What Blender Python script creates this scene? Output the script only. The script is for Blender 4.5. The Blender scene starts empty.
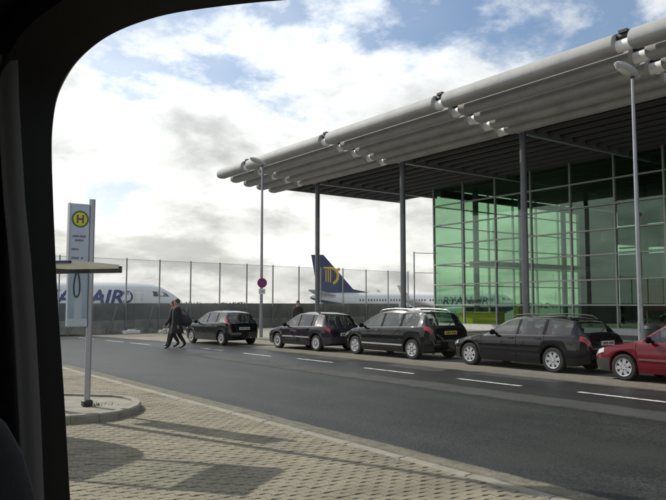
import bpy, bmesh, math, random
import numpy as np
from mathutils import Vector, Matrix
random.seed(7); rng = np.random.default_rng(7)
sc = bpy.context.scene
COL = sc.collection
rad = math.radians

# ------------------------------------------------------------------ camera
F, HC, AZ, PITCH = 700.0, 1.70, rad(35.887), rad(4.452)      # focal length in pixels of the 666 px wide photograph
cam = bpy.data.cameras.new('camera'); camo = bpy.data.objects.new('camera', cam); COL.objects.link(camo)
cam.sensor_width = 36.0; cam.sensor_fit = 'HORIZONTAL'; cam.lens = 36.0 * F / 666.0
cam.clip_start = 0.05; cam.clip_end = 6000
camo.location = (0, 0, HC); camo.rotation_euler = (math.pi / 2 + PITCH, 0, -AZ)
sc.camera = camo

# ------------------------------------------------------------------ world, sun, exposure
SUN_AZ, SUN_EL = rad(-19.0), rad(39.0)                        # azimuth from +Y (along the road) towards +X
w = bpy.data.worlds.new('World'); sc.world = w; w.use_nodes = True
nt = w.node_tree; nt.nodes.clear(); N = nt.nodes.new; LK = nt.links.new
out = N('ShaderNodeOutputWorld')
sky = N('ShaderNodeTexSky'); sky.sky_type = 'NISHITA'; sky.sun_disc = False
sky.sun_elevation = SUN_EL; sky.sun_rotation = SUN_AZ; sky.air_density = 1.0; sky.dust_density = 1.0; sky.ozone_density = 1.0
SKY_STRENGTH = 0.13
bg_sky = N('ShaderNodeBackground'); bg_sky.inputs['Strength'].default_value = SKY_STRENGTH
LK(sky.outputs[0], bg_sky.inputs['Color'])
# clouds: noise on a flat cloud deck seen from below
tc = N('ShaderNodeTexCoord'); sep = N('ShaderNodeSeparateXYZ'); LK(tc.outputs['Generated'], sep.inputs[0])
def math_node(op, a, b=None, clamp=False):
    m = N('ShaderNodeMath'); m.operation = op; m.use_clamp = clamp
    for i, v in enumerate((a, b)):
        if v is None: continue
        if isinstance(v, (int, float)): m.inputs[i].default_value = v
        else: LK(v, m.inputs[i])
    return m.outputs[0]
zc = math_node('MAXIMUM', sep.outputs['Z'], 0.0)
den = math_node('ADD', zc, 0.34)
cmb = N('ShaderNodeCombineXYZ')
LK(math_node('DIVIDE', sep.outputs['X'], den), cmb.inputs[0]); LK(math_node('DIVIDE', sep.outputs['Y'], den), cmb.inputs[1])
cmb.inputs[2].default_value = 8.8
def noise(scale, detail, rough, dist=0.0, vec=None):
    n = N('ShaderNodeTexNoise'); n.inputs['Scale'].default_value = scale; n.inputs['Detail'].default_value = detail
    n.inputs['Roughness'].default_value = rough; n.inputs['Distortion'].default_value = dist
    LK(vec or cmb.outputs[0], n.inputs['Vector']); return n.outputs['Fac']
def maprange(v, a, b, c, d, smooth=True):
    m = N('ShaderNodeMapRange'); m.interpolation_type = 'SMOOTHSTEP' if smooth else 'LINEAR'
    for i, q in enumerate((a, b, c, d)): m.inputs[i + 1].default_value = q
    LK(v, m.inputs[0]); return m.outputs[0]
big = noise(2.1, 12, 0.62, 0.1)
veil_n = maprange(noise(1.1, 4, 0.5, 0.3), 0.3, 0.7, 0.0, 0.45)
low = maprange(sep.outputs['Z'], 0.10, 0.36, 0.25, -0.01, False)
cover = math_node('MAXIMUM', maprange(math_node('ADD', big, low), 0.45, 0.60, 0.0, 1.0), veil_n)
shade = noise(3.4, 8, 0.55, 0.2)
core = maprange(math_node('ADD', big, math_node('MULTIPLY', low, 0.35)), 0.52, 0.72, 1.0, 0.60)
grey = math_node('MULTIPLY', maprange(shade, 0.36, 0.70, 1.06, 0.82), core)
# light scattered forward through the deck near the sun
sv = (math.sin(SUN_AZ) * math.cos(SUN_EL), math.cos(SUN_AZ) * math.cos(SUN_EL), math.sin(SUN_EL))
dt = N('ShaderNodeVectorMath'); dt.operation = 'DOT_PRODUCT'; LK(tc.outputs['Generated'], dt.inputs[0]); dt.inputs[1].default_value = sv
glow = maprange(dt.outputs['Value'], 0.1, 1.0, 0.0, 0.42)
lum = math_node('MULTIPLY', math_node('ADD', glow, 0.98), grey)
tint = N('ShaderNodeMix'); tint.data_type = 'RGBA'
LK(maprange(sep.outputs['Z'], 0.0, 0.35, 0.0, 1.0, False), tint.inputs['Factor'])
tint.inputs['A'].default_value = (1.0, 0.975, 0.915, 1); tint.inputs['B'].default_value = (0.97, 0.985, 1.0, 1)
bg_cl = N('ShaderNodeBackground'); LK(tint.outputs['Result'], bg_cl.inputs['Color']); LK(lum, bg_cl.inputs['Strength'])
mx = N('ShaderNodeMixShader'); LK(cover, mx.inputs[0]); LK(bg_sky.outputs[0], mx.inputs[1]); LK(bg_cl.outputs[0], mx.inputs[2])
LK(mx.outputs[0], out.inputs['Surface'])
sl = bpy.data.lights.new('sun', 'SUN'); sl.energy = 4.6; sl.angle = rad(0.53); sl.color = (1.0, 0.94, 0.84)
so = bpy.data.objects.new('sun', sl); COL.objects.link(so)
so.rotation_euler = Vector((-sv[0], -sv[1], -sv[2])).to_track_quat('-Z', 'Y').to_euler()
so.location = (-20, 60, 60)
vs = sc.view_settings; vs.view_transform = 'Standard'; vs.look = 'None'; vs.exposure = 0.0; vs.gamma = 1.0

# ------------------------------------------------------------------ pixel helpers (photograph pixel -> direction)
def ray(x, y):
    c = ((x - 333) / F, 1.0, -(y - 250) / F)
    cp, sp = math.cos(PITCH), math.sin(PITCH)
    d = (c[0], cp * c[1] - sp * c[2], sp * c[1] + cp * c[2])
    ca, sa = math.cos(AZ), math.sin(AZ)
    return Vector((ca * d[0] + sa * d[1], -sa * d[0] + ca * d[1], d[2]))
EYE = Vector((0, 0, HC))
def gnd(x, y, z=0.0):
    r = ray(x, y); return EYE + r * ((z - HC) / r.z)
def at_depth(x, y, d):
    r = ray(x, y); h = r.x * math.sin(AZ) + r.y * math.cos(AZ)
    return EYE + r * (d / h)

# ------------------------------------------------------------------ materials
MATS = {}
def M(name, col, rough=0.6, metal=0.0, var=0.0, vscale=4.0, bump=0.0, bscale=60.0, spec=0.5, coat=0.0, island=0.0, detail=6, dark=None, dscale=1.2, speck=0.0, sscale=40.0, streak=0.0):
    if name in MATS: return MATS[name]
    m = bpy.data.materials.new(name); m.use_nodes = True; t = m.node_tree; p = t.nodes['Principled BSDF']
    c4 = (*col, 1.0)
    p.inputs['Base Color'].default_value = c4; p.inputs['Roughness'].default_value = rough; p.inputs['Metallic'].default_value = metal
    p.inputs['Specular IOR Level'].default_value = spec; p.inputs['Coat Weight'].default_value = coat; p.inputs['Coat Roughness'].default_value = 0.03
    geo = t.nodes.new('ShaderNodeNewGeometry'); cur = None
    def tnoise(s, d=detail, r=0.6):
        n = t.nodes.new('ShaderNodeTexNoise'); n.inputs['Scale'].default_value = s; n.inputs['Detail'].default_value = d; n.inputs['Roughness'].default_value = r
        t.links.new(geo.outputs['Position'], n.inputs['Vector']); return n.outputs['Fac']
    def mul(colsock, facsock, a, b, lo=0.3, hi=0.7):
        mr = t.nodes.new('ShaderNodeMapRange'); mr.inputs[1].default_value = lo; mr.inputs[2].default_value = hi; mr.inputs[3].default_value = a; mr.inputs[4].default_value = b
        t.links.new(facsock, mr.inputs[0])
        v = t.nodes.new('ShaderNodeVectorMath'); v.operation = 'SCALE'
        if colsock is None: v.inputs[0].default_value = col
        else: t.links.new(colsock, v.inputs[0])
        t.links.new(mr.outputs[0], v.inputs['Scale']); return v.outputs[0]
    if var: cur = mul(cur, tnoise(vscale), 1 - var, 1 + var)
    if streak:
        mp = t.nodes.new('ShaderNodeMapping'); mp.inputs['Scale'].default_value = (1.0, 0.06, 1.0); t.links.new(geo.outputs['Position'], mp.inputs['Vector'])
        n_ = t.nodes.new('ShaderNodeTexNoise'); n_.inputs['Scale'].default_value = 1.3; n_.inputs['Detail'].default_value = 5; t.links.new(mp.outputs[0], n_.inputs['Vector'])
        cur = mul(cur, n_.outputs['Fac'], 1 - streak, 1 + streak, .3, .7)
    if speck: cur = mul(cur, tnoise(sscale, 2, .8), 1 - speck, 1 + speck, 0.25, 0.75)
    if island: cur = mul(cur, geo.outputs['Random Per Island'], 1 - island, 1 + island, 0, 1)
    if dark:
        mr = t.nodes.new('ShaderNodeMapRange'); mr.inputs[1].default_value = 0.5; mr.inputs[2].default_value = 0.72
        t.links.new(tnoise(dscale, 4), mr.inputs[0])
        mixn = t.nodes.new('ShaderNodeMix'); mixn.data_type = 'RGBA'; t.links.new(mr.outputs[0], mixn.inputs['Factor'])
        if cur is None: mixn.inputs['A'].default_value = c4
        else: t.links.new(cur, mixn.inputs['A'])
        mixn.inputs['B'].default_value = (*dark, 1); cur = mixn.outputs['Result']
    if cur is not None: t.links.new(cur, p.inputs['Base Color'])
    if bump:
        b = t.nodes.new('ShaderNodeBump'); b.inputs['Strength'].default_value = bump; b.inputs['Distance'].default_value = 0.01
        t.links.new(tnoise(bscale, 3), b.inputs['Height']); t.links.new(b.outputs[0], p.inputs['Normal'])
    MATS[name] = m; return m
def glass(name, tintc, refl=0.06, rough=0.0, graz=0.55, gcol=(1, 1, 1)):
    if name in MATS: return MATS[name]
    m = bpy.data.materials.new(name); m.use_nodes = True; t = m.node_tree; t.nodes.clear()
    o = t.nodes.new('ShaderNodeOutputMaterial'); mxs = t.nodes.new('ShaderNodeMixShader')
    tr = t.nodes.new('ShaderNodeBsdfTransparent'); tr.inputs[0].default_value = (*tintc, 1)
    gl = t.nodes.new('ShaderNodeBsdfGlossy'); gl.inputs['Roughness'].default_value = rough; gl.inputs['Color'].default_value = (*gcol, 1)
    lw = t.nodes.new('ShaderNodeLayerWeight'); lw.inputs['Blend'].default_value = 0.5
    pw = t.nodes.new('ShaderNodeMath'); pw.operation = 'POWER'; pw.inputs[1].default_value = 3.5; t.links.new(lw.outputs['Facing'], pw.inputs[0])
    mr = t.nodes.new('ShaderNodeMapRange'); mr.inputs[3].default_value = refl; mr.inputs[4].default_value = graz; t.links.new(pw.outputs[0], mr.inputs[0])
    t.links.new(mr.outputs[0], mxs.inputs[0]); t.links.new(tr.outputs[0], mxs.inputs[1]); t.links.new(gl.outputs[0], mxs.inputs[2])
    t.links.new(mxs.outputs[0], o.inputs['Surface']); MATS[name] = m; return m
def veil(name, col, alpha):
    m = bpy.data.materials.new(name); m.use_nodes = True; t = m.node_tree; p = t.nodes['Principled BSDF']
    p.inputs['Base Color'].default_value = (*col, 1); p.inputs['Alpha'].default_value = alpha; p.inputs['Roughness'].default_value = 0.6; return m

ASPHALT = M('asphalt', (0.024, 0.0255, 0.023), 0.5, spec=.25, var=0.25, vscale=0.8, bump=1.0, bscale=32, dark=(0.034, 0.035, 0.031), dscale=0.3, speck=.95, sscale=30, streak=.35)
ASPHALT3 = M('asphalt_newer', (0.019, 0.020, 0.019), 0.42, spec=.35, var=0.3, vscale=0.7, bump=0.8, bscale=32, speck=.9, sscale=30, streak=.3)
def ragged(m, amount=1.0, scale=2.0):
    t = m.node_tree; p = t.nodes['Principled BSDF']; tcn = t.nodes.new('ShaderNodeTexCoord'); sx_ = t.nodes.new('ShaderNodeSeparateXYZ'); t.links.new(tcn.outputs['Generated'], sx_.inputs[0])
    def mth(op, a, b):
        q = t.nodes.new('ShaderNodeMath'); q.operation = op
        for i, v in enumerate((a, b)):
            if isinstance(v, (int, float)): q.inputs[i].default_value = v
            else: t.links.new(v, q.inputs[i])
        return q.outputs[0]
    bump_ = mth('MULTIPLY', mth('MULTIPLY', sx_.outputs['X'], mth('SUBTRACT', 1.0, sx_.outputs['X'])), 4.0)
    bump_ = mth('MULTIPLY', bump_, mth('MINIMUM', 1.0, mth('MULTIPLY', mth('MULTIPLY', sx_.outputs['Y'], mth('SUBTRACT', 1.0, sx_.outputs['Y'])), 12.0)))
    g = t.nodes.new('ShaderNodeNewGeometry'); n = t.nodes.new('ShaderNodeTexNoise'); n.inputs['Scale'].default_value = scale; n.inputs['Detail'].default_value = 8; n.inputs['Roughness'].default_value = .7; t.links.new(g.outputs['Position'], n.inputs['Vector'])
    mr = t.nodes.new('ShaderNodeMapRange'); mr.interpolation_type = 'SMOOTHSTEP'; mr.inputs[1].default_value = .72; mr.inputs[2].default_value = 1.25; mr.inputs[4].default_value = amount
    t.links.new(mth('ADD', bump_, n.outputs['Fac']), mr.inputs[0]); t.links.new(mr.outputs[0], p.inputs['Alpha']); return m
ASPHALT2 = M('asphalt_worn', (0.046, 0.046, 0.042), 0.7, speck=.5, sscale=38, var=0.35, vscale=1.4, bump=0.6, bscale=55)
PATCH = M('asphalt_wet_sheen', (0.038, 0.037, 0.034), 0.62, var=0.25, vscale=3, bump=0.5, bscale=60)  # paler than the lane: shine of wet asphalt put into the colour
PAVER = M('paver_concrete', (0.205, 0.182, 0.126), 0.85, var=0.16, vscale=1.5, bump=0.5, bscale=140, island=0.13, speck=.22, sscale=60, dark=(0.135, 0.12, 0.086), dscale=1.1)
BED = M('joint_sand', (0.05, 0.046, 0.038), 0.95, var=0.3, vscale=20)
FARPAVE = M('far_paving', (0.24, 0.22, 0.175), 0.85, var=0.15, vscale=2)
KERB = M('kerb_concrete', (0.225, 0.21, 0.17), 0.8, var=0.2, vscale=6, bump=0.4, bscale=90)
GUTTER = M('gutter_dirt', (0.13, 0.112, 0.075), 0.9, var=0.45, vscale=5, bump=0.6, bscale=60, dark=(0.26, 0.25, 0.22), dscale=1.6)
TANLANE = M('parking_paving', (0.20, 0.18, 0.14), 0.85, var=0.25, vscale=1.2, bump=0.4, bscale=70, dark=(0.12, 0.11, 0.095), dscale=0.7)
WALKPAVE = M('walk_paving', (0.27, 0.255, 0.22), 0.85, var=0.15, vscale=1.5, bump=0.3, bscale=70)
APRON = M('apron_concrete', (0.16, 0.165, 0.16), 0.85, var=0.2, vscale=0.05)
PAINT = M('road_paint', (0.52, 0.51, 0.47), 0.7, var=0.3, vscale=9, dark=(0.16, 0.16, 0.15), dscale=4, speck=.3, sscale=40)
GALV = M('galvanised_steel', (0.30, 0.31, 0.33), 0.42, 0.65, var=0.15, vscale=3)
GREYPAINT = M('grey_painted_steel', (0.27, 0.27, 0.28), 0.4, 0.3, var=0.1, vscale=2)
COLUMN = M('column_steel', (0.13, 0.135, 0.15), 0.38, 0.2, var=0.1, vscale=2)
TUBE = M('louvre_aluminium', (0.36, 0.36, 0.35), 0.7, 0.0, spec=.25, var=0.10, vscale=0.7, dark=(0.30, 0.30, 0.29), dscale=1.3, speck=.06, sscale=8)
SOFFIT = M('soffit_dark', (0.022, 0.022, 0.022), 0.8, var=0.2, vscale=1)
BLACKSTEEL = M('black_steel', (0.02, 0.02, 0.022), 0.5, var=0.1)
WHITEP = M('white_paint', (0.8, 0.8, 0.78), 0.5)
MULL = M('mullion_aluminium', (0.42, 0.43, 0.42), 0.45, 0.3, var=0.08)
FGLASS = glass('facade_glass', (0.72, 0.85, 0.74), 0.055, 0.0, 0.75, (0.75, 0.95, 0.85))
VANGLASS = glass('van_window_glass', (0.97, 0.985, 0.98), 0.015, 0.0, 0.3)
CARGLASS = glass('car_glass', (0.78, 0.85, 0.81), 0.08, 0.0, 0.7)
RUBBER = M('tyre_rubber', (0.018, 0.018, 0.018), 0.85)
PLASTIC = M('black_plastic', (0.010, 0.010, 0.0105), 0.7, spec=.08, bump=0.1, bscale=300)
SEATM = M('seat_fabric', (0.07, 0.07, 0.075), 0.9)
ALLOY = M('alloy_rim', (0.62, 0.63, 0.65), 0.3, 0.75)
HUBCAP = M('hubcap_silver', (0.5, 0.51, 0.52), 0.4, 0.4)
CHROME = M('bright_trim', (0.6, 0.6, 0.58), 0.25, 0.8)
REDLAMP = M('red_lamp', (0.30, 0.012, 0.012), 0.15, coat=0.6)
CLEARLAMP = M('clear_lamp', (0.55, 0.57, 0.58), 0.08, 0.6, coat=0.8)
AMBER = M('amber_lamp', (0.6, 0.2, 0.02), 0.15, coat=0.6)
PLATE_W = M('plate_white', (0.65, 0.65, 0.62), 0.5); PLATE_Y = M('plate_yellow', (0.62, 0.40, 0.05), 0.5); INK = M('dark_ink', (0.03, 0.03, 0.035), 0.6)

# ------------------------------------------------------------------ object helpers
def tag(o, label=None, cat=None, group=None, kind=None):
    if label: o['label'] = label
    if cat: o['category'] = cat
    if group: o['group'] = group
    if kind: o['kind'] = kind
    return o
def empty(name, loc=(0, 0, 0), rz=0.0):
    o = bpy.data.objects.new(name, None); COL.objects.link(o); o.location = loc; o.rotation_euler = (0, 0, rz); o.empty_display_size = 0.2; return o
def link(name, me, parent=None, loc=(0, 0, 0), rot=(0, 0, 0)):
    o = bpy.data.objects.new(name, me); COL.objects.link(o); o.parent = parent; o.location = loc; o.rotation_euler = rot; return o
class MB:
    def __init__(s): s.v = []; s.f = []; s.m = []
    def add(s, vs, fs, mi=0):
        b = len(s.v); s.v += [tuple(p) for p in vs]; s.f += [tuple(i + b for i in f) for f in fs]; s.m += [mi] * len(fs); return s
    def box(s, c, d, rz=0.0, mi=0, bev=0.0):
        hx, hy, hz = d[0] / 2, d[1] / 2, d[2] / 2; ca, sa = math.cos(rz), math.sin(rz)
        if bev <= 0:
            P = [(x, y, z) for z in (-hz, hz) for x, y in ((-hx, -hy), (hx, -hy), (hx, hy), (-hx, hy))]
            Fc = [(3, 2, 1, 0), (4, 5, 6, 7), (0, 1, 5, 4), (1, 2, 6, 5), (2, 3, 7, 6), (3, 0, 4, 7)]
        else:
            b = min(bev, hx * .9, hy * .9, hz * .9); P = []; Fc = []
            lv = [(-hz, b), (-hz + b, 0), (hz - b, 0), (hz, b)]
            for z, i in lv:
                X, Y = hx - i, hy - i; k = b
                P += [(-X + k, -Y, z), (X - k, -Y, z), (X, -Y + k, z), (X, Y - k, z), (X - k, Y, z), (-X + k, Y, z), (-X, Y - k, z), (-X, -Y + k, z)]
            for l in range(3):
                for i in range(8): j = (i + 1) % 8; Fc.append((l * 8 + i, l * 8 + j, l * 8 + 8 + j, l * 8 + 8 + i))
            Fc.append(tuple(range(7, -1, -1))); Fc.append(tuple(range(24, 32)))
        return s.add([(c[0] + x * ca - y * sa, c[1] + x * sa + y * ca, c[2] + z) for x, y, z in P], Fc, mi)
    def superbox(s, c, d, e=.35, n=20, m=12, mi=0):
        f = lambda v: math.copysign(abs(v) ** e, v)
        vs = [(c[0] + d[0] / 2 * f(math.sin(math.pi * j / m)) * f(math.cos(2 * math.pi * i / n)), c[1] + d[1] / 2 * f(math.sin(math.pi * j / m)) * f(math.sin(2 * math.pi * i / n)), c[2] + d[2] / 2 * f(math.cos(math.pi * j / m))) for j in range(m + 1) for i in range(n)]
        return s.add(vs, [(j * n + i, (j + 1) * n + i, (j + 1) * n + (i + 1) % n, j * n + (i + 1) % n) for j in range(m) for i in range(n)], mi)
    def tube(s, p, q, r, r2=None, n=10, mi=0, caps=True):
        p, q = Vector(p), Vector(q); d = (q - p).normalized(); r2 = r if r2 is None else r2
        a = d.orthogonal().normalized(); b = d.cross(a); vs = []
        for c, rr in ((p, r), (q, r2)):
            for i in range(n):
                t = 2 * math.pi * i / n; vs.append(c + (a * math.cos(t) + b * math.sin(t)) * rr)
        fs = [(i, (i + 1) % n, n + (i + 1) % n, n + i) for i in range(n)]
        if caps: fs += [tuple(range(n - 1, -1, -1)), tuple(range(n, 2 * n))]
        return s.add(vs, fs, mi)
    def path(s, pts, r, n=8, mi=0):
        for a, b in zip(pts[:-1], pts[1:]): s.tube(a, b, r, n=n, mi=mi)
        return s
    def prism(s, poly, z0, z1, mi=0):
        n = len(poly); vs = [(x, y, z0) for x, y in poly] + [(x, y, z1) for x, y in poly]
        return s.add(vs, [(i, (i + 1) % n, n + (i + 1) % n, n + i) for i in range(n)] + [tuple(range(n - 1, -1, -1)), tuple(range(n, 2 * n))], mi)
    def lathe(s, prof, axis='x', c=(0, 0, 0), n=24, mi=0):
        k = len(prof); vs = []
        for i in range(n):
            t = 2 * math.pi * i / n; ct, st = math.cos(t), math.sin(t)
            for a, r in prof:
                if axis == 'x': vs.append((c[0] + a, c[1] + r * ct, c[2] + r * st))
                elif axis == 'z': vs.append((c[0] + r * ct, c[1] + r * st, c[2] + a))
                else: vs.append((c[0] + r * st, c[1] + a, c[2] + r * ct))
        fs = [(i * k + j, ((i + 1) % n) * k + j, ((i + 1) % n) * k + j + 1, i * k + j + 1) for i in range(n) for j in range(k - 1)]
        return s.add(vs, fs, mi)
    def ellipsoid(s, c, r, n=16, m=10, mi=0):
        vs = [(c[0] + r[0] * math.sin(math.pi * j / m) * math.cos(2 * math.pi * i / n), c[1] + r[1] * math.sin(math.pi * j / m) * math.sin(2 * math.pi * i / n), c[2] + r[2] * math.cos(math.pi * j / m)) for j in range(m + 1) for i in range(n)]
        return s.add(vs, [(j * n + i, (j + 1) * n + i, (j + 1) * n + (i + 1) % n, j * n + (i + 1) % n) for j in range(m) for i in range(n)], mi)
    def mesh(s, name, mats, smooth=None):
        me = bpy.data.meshes.new(name); me.from_pydata(s.v, [], s.f)
        for m in (mats if isinstance(mats, (list, tuple)) else [mats]): me.materials.append(m)
        if any(s.m): me.polygons.foreach_set('material_index', s.m)
        me.validate(); fixnormals(me)
        if smooth is not None:
            me.polygons.foreach_set('use_smooth', [True] * len(me.polygons)); me.set_sharp_from_angle(angle=rad(smooth))
        me.update(); return me
    def build(s, name, mats, parent=None, loc=(0, 0, 0), rot=(0, 0, 0), smooth=None):
        return link(name, s.mesh(name, mats, smooth), parent, loc, rot)
def fixnormals(me):
    bm = bmesh.new(); bm.from_mesh(me); bmesh.ops.remove_doubles(bm, verts=bm.verts, dist=1e-5); bmesh.ops.recalc_face_normals(bm, faces=bm.faces); bm.to_mesh(me); bm.free()
def sheet(name, poly, z, mat, parent=None, kind='structure', thick=None):
    mb = MB()
    if thick: mb.prism(poly, z - thick, z)
    else: mb.add([(x, y, z) for x, y in poly], [tuple(range(len(poly)))])
    o = mb.build(name, mat, parent)
    if kind: o['kind'] = kind
    return o
def rect(x0, y0, x1, y1): return [(x0, y0), (x1, y0), (x1, y1), (x0, y1)]
def copy_tree(o, parent=None):
    c = o.copy(); COL.objects.link(c); c.parent = parent
    for ch in list(o.children): copy_tree(ch, c)
    return c
def text_mesh(body, size, bold=0.0, shear=0.0, sx=1.0):
    cu = bpy.data.curves.new('text', 'FONT'); cu.body = body; cu.size = size; cu.offset = bold; cu.shear = shear; cu.align_x = 'LEFT'; cu.resolution_u = 4
    ob = bpy.data.objects.new('text_tmp', cu); COL.objects.link(ob)
    me = bpy.data.meshes.new_from_object(ob.evaluated_get(bpy.context.evaluated_depsgraph_get()))
    bpy.data.objects.remove(ob); bpy.data.curves.remove(cu)
    for v in me.vertices: v.co.x *= sx
    return me
def pchip(pts):
    x = np.array([p[0] for p in pts], float); y = np.array([p[1] for p in pts], float); h = np.diff(x); d = np.diff(y) / h; n = len(x)
    m = np.zeros(n); m[0], m[-1] = d[0], d[-1]
    for i in range(1, n - 1):
        if d[i - 1] * d[i] > 0:
            w1, w2 = 2 * h[i] + h[i - 1], h[i] + 2 * h[i - 1]; m[i] = (w1 + w2) / (w1 / d[i - 1] + w2 / d[i])
    def f(t):
        t = min(max(t, x[0]), x[-1]); i = min(max(int(np.searchsorted(x, t)) - 1, 0), n - 2); u = (t - x[i]) / h[i]
        return (2 * u**3 - 3 * u**2 + 1) * y[i] + (u**3 - 2 * u**2 + u) * h[i] * m[i] + (-2 * u**3 + 3 * u**2) * y[i + 1] + (u**3 - u**2) * h[i] * m[i + 1]
    return f

# ================================================================== THE SETTING
sheet('ground', rect(-2500, -2500, 2500, 3500), -1.52, APRON)
KX = 5.37
# raised town side of the airport up to the boundary wall
ROADZ = -0.02
FA, FB = Vector((-30.0, 36.4)), Vector((41.2, 44.6))          # line of the boundary fence
sheet('road', [(KX - 0.03, -40), (14.3, -40), (14.3, 24.5), (12.6, 33.0), (11.6, 40.95), (-40, 34.6), (-40, 22.5), (KX - 0.03, 22.5)], ROADZ, ASPHALT, thick=0.6)
sheet('parking_lane', [(14.3, -40), (17.0, -40), (17.0, 34.0), (16.2, 41.45), (11.6, 40.93), (12.6, 33.0), (14.3, 24.5)], ROADZ + 0.012, TANLANE, thick=0.6)
sheet('footway', [(17.12, -40), (60, -40), (60, 46.4), (16.32, 41.5), (17.12, 34.0)], 0.10, WALKPAVE, thick=0.7)
sheet('worn_wheel_track', [(9.9, -12), (11.15, -12), (11.15, 24), (10.0, 24)], ROADZ + 0.005, ragged(ASPHALT2, .85, 1.6))
ragged(PATCH, .9, 2.5)
sheet('dust_film', [(13.2, -10), (15.2, -10), (15.2, 26), (13.2, 26)], ROADZ + 0.0165, ragged(M('road_dust', (0.17, 0.155, 0.12), .9, var=.2, vscale=3, speck=.4, sscale=25), .7, 1.2))
sheet('gutter_dust', [(KX - .004, -4), (KX + .34, -4), (KX + .34, 22), (KX - .004, 22)], ROADZ + .0135, ragged(M('gutter_dust', (0.19, 0.175, 0.13), .9, var=.3, vscale=5, speck=.4, sscale=25), .6, 4.0))
sheet('resurfaced_lane', [(10.95, -40), (14.29, -40), (14.29, 24.5), (13.0, 31), (10.95, 31)], ROADZ + 0.003, ASPHALT3)
for (x0, y0, x1, y1, sk) in ((12.6, 17.2, 14.2, 19.0, .5), (12.5, 13.0, 14.25, 15.2, .6), (12.8, 9.9, 14.2, 12.3, -.3)):
    o = sheet('wet_sheen_patch', [(x0, y0), (x1, y0 + sk), (x1, y1 + sk), (x0 + .2, y1)], ROADZ + 0.006, PATCH)  # painted wet sheen: lighter ragged patches beside the dashes
# painted lane dashes
for i, (q, ln) in enumerate((((86, 338.5), 2.0), ((115, 341.5), 1.9), ((140, 344), 1.9), ((211, 349.6), 1.9), ((257, 355), 1.9), ((314, 360.7), 1.9), ((388, 371), 1.95), ((487.5, 382.5), 1.85), ((628, 398.2), 2.1))):
    c = gnd(*q, ROADZ); dx = -0.09 if q[0] < 205 else 0.0
    sheet('lane_dash', [(c.x - .065 - dx * ln / 2, c.y - ln / 2), (c.x + .065 - dx * ln / 2, c.y - ln / 2), (c.x + .065 + dx * ln / 2, c.y + ln / 2), (c.x - .065 + dx * ln / 2, c.y + ln / 2)], ROADZ + 0.010, PAINT)
sheet('edge_line', [(14.2, 25.5), (14.3, 25.5), (12.9, 31.5), (12.8, 31.5)], ROADZ + 0.010, PAINT)
sheet('gutter', [(KX - .005, -6), (KX + .30, -6), (KX + .26, 4.5), (KX + .14, 9), (KX + .22, 15), (KX + .1, 22), (KX - .005, 22)], ROADZ + 0.010, GUTTER)
# left plaza: bed, interlocking pavers, kerb stones
plaza = sheet('plaza_paving', rect(-40, -40, KX - .13, 22.4), -0.035, BED, thick=0.6)
sheet('plaza_border_strip', rect(-40, 22.0, KX - .13, 22.48), -0.004, FARPAVE)
PL, PW_, G = 0.20, 0.10, 0.003
def paver_outline(g):
    a = 0.013; top = []
    xs = np.linspace(0, PL, 5)
    wave = [0, a, 0, -a, 0]
    bot = [(x, wv) for x, wv in zip(xs, wave)]
    tp = [(x, PW_ + wv) for x, wv in zip(xs[::-1], wave[::-1])]
    e = 0.012
    poly = bot + [(PL + e, PW_ * .5)] + tp + [(e, PW_ * .5)]
    cx, cy = PL / 2, PW_ / 2
    return [(x + (-g if x > cx + .02 else g if x < cx - .02 else 0), y + (g if y < cy - .03 else -g if y > cy + .03 else 0)) for x, y in poly]
PO = paver_outline(G); PI_ = paver_outline(G + 0.006); npo = len(PO)
pav_v = [(x, y, -0.03) for x, y in PO] + [(x, y, -0.004) for x, y in PO] + [(x, y, 0.0) for x, y in PI_]
pav_f = [(i, (i + 1) % npo, npo + (i + 1) % npo, npo + i) for i in range(npo)] + [(npo + i, npo + (i + 1) % npo, 2 * npo + (i + 1) % npo, 2 * npo + i) for i in range(npo)] + [tuple(range(2 * npo, 3 * npo))]
ISLAND = [(-9, 15.6), (-3, 12.6), (0, 11.35), (2.0, 10.62), (2.91, 10.40), (3.30, 10.35), (3.60, 10.42), (3.85, 10.60), (4.08, 10.88), (4.26, 11.25), (4.36, 11.65), (4.34, 12.05), (4.22, 12.38), (3.69, 12.98), (2.2, 14.4), (-1, 17.2), (-5, 20.5), (-9, 21)]
def inside(poly, x, y):
    r = False; j = len(poly) - 1
    for i in range(len(poly)):
        if (poly[i][1] > y) != (poly[j][1] > y) and x < (poly[j][0] - poly[i][0]) * (y - poly[i][1]) / (poly[j][1] - poly[i][1]) + poly[i][0]: r = not r
        j = i
    return r
spots = []; halves = []
for j in range(int((22.0 + 3.0) / PW_)):
    y = -3.0 + j * PW_
    xo = (PL / 2 if j % 2 else 0)
    for i in range(int(11.2 / PL)):
        x = KX - .135 - PL - 0.014 - i * PL + xo * (1 if i else 0) - (0 if i or not xo else 0)
        if xo and i == 0: halves.append((x, y)); continue
        if inside(ISLAND, x + .10, y + .05): continue
        spots.append((x, y))
pme = bpy.data.meshes.new('paver'); pme.from_pydata(pav_v, [], pav_f); pme.materials.append(PAVER); pme.update()
def vis_key(p):
    x, y = p[0] + .11, p[1] + .05
    d = x * math.sin(AZ) + y * math.cos(AZ); l = x * math.cos(AZ) - y * math.sin(AZ)
    if d <= 1: return 1e9
    px = 333 + F * l / d; py = 304.5 + F * HC / d
    if px < 62 or px > 668 or py > 505: return 1e9
    return d
order = sorted(range(len(spots)), key=lambda i: vis_key(spots[i])); near = set(order[:300])
for i in order[:300]:
    x, y = spots[i]
    o = link('paver', pme, plaza, (x, y, random.uniform(-.003, .002)), (random.gauss(0, .004), random.gauss(0, .004), random.gauss(0, .006)))
rest = np.array([spots[i] for i in range(len(spots)) if i not in near]); base = np.array(pav_v)
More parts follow.
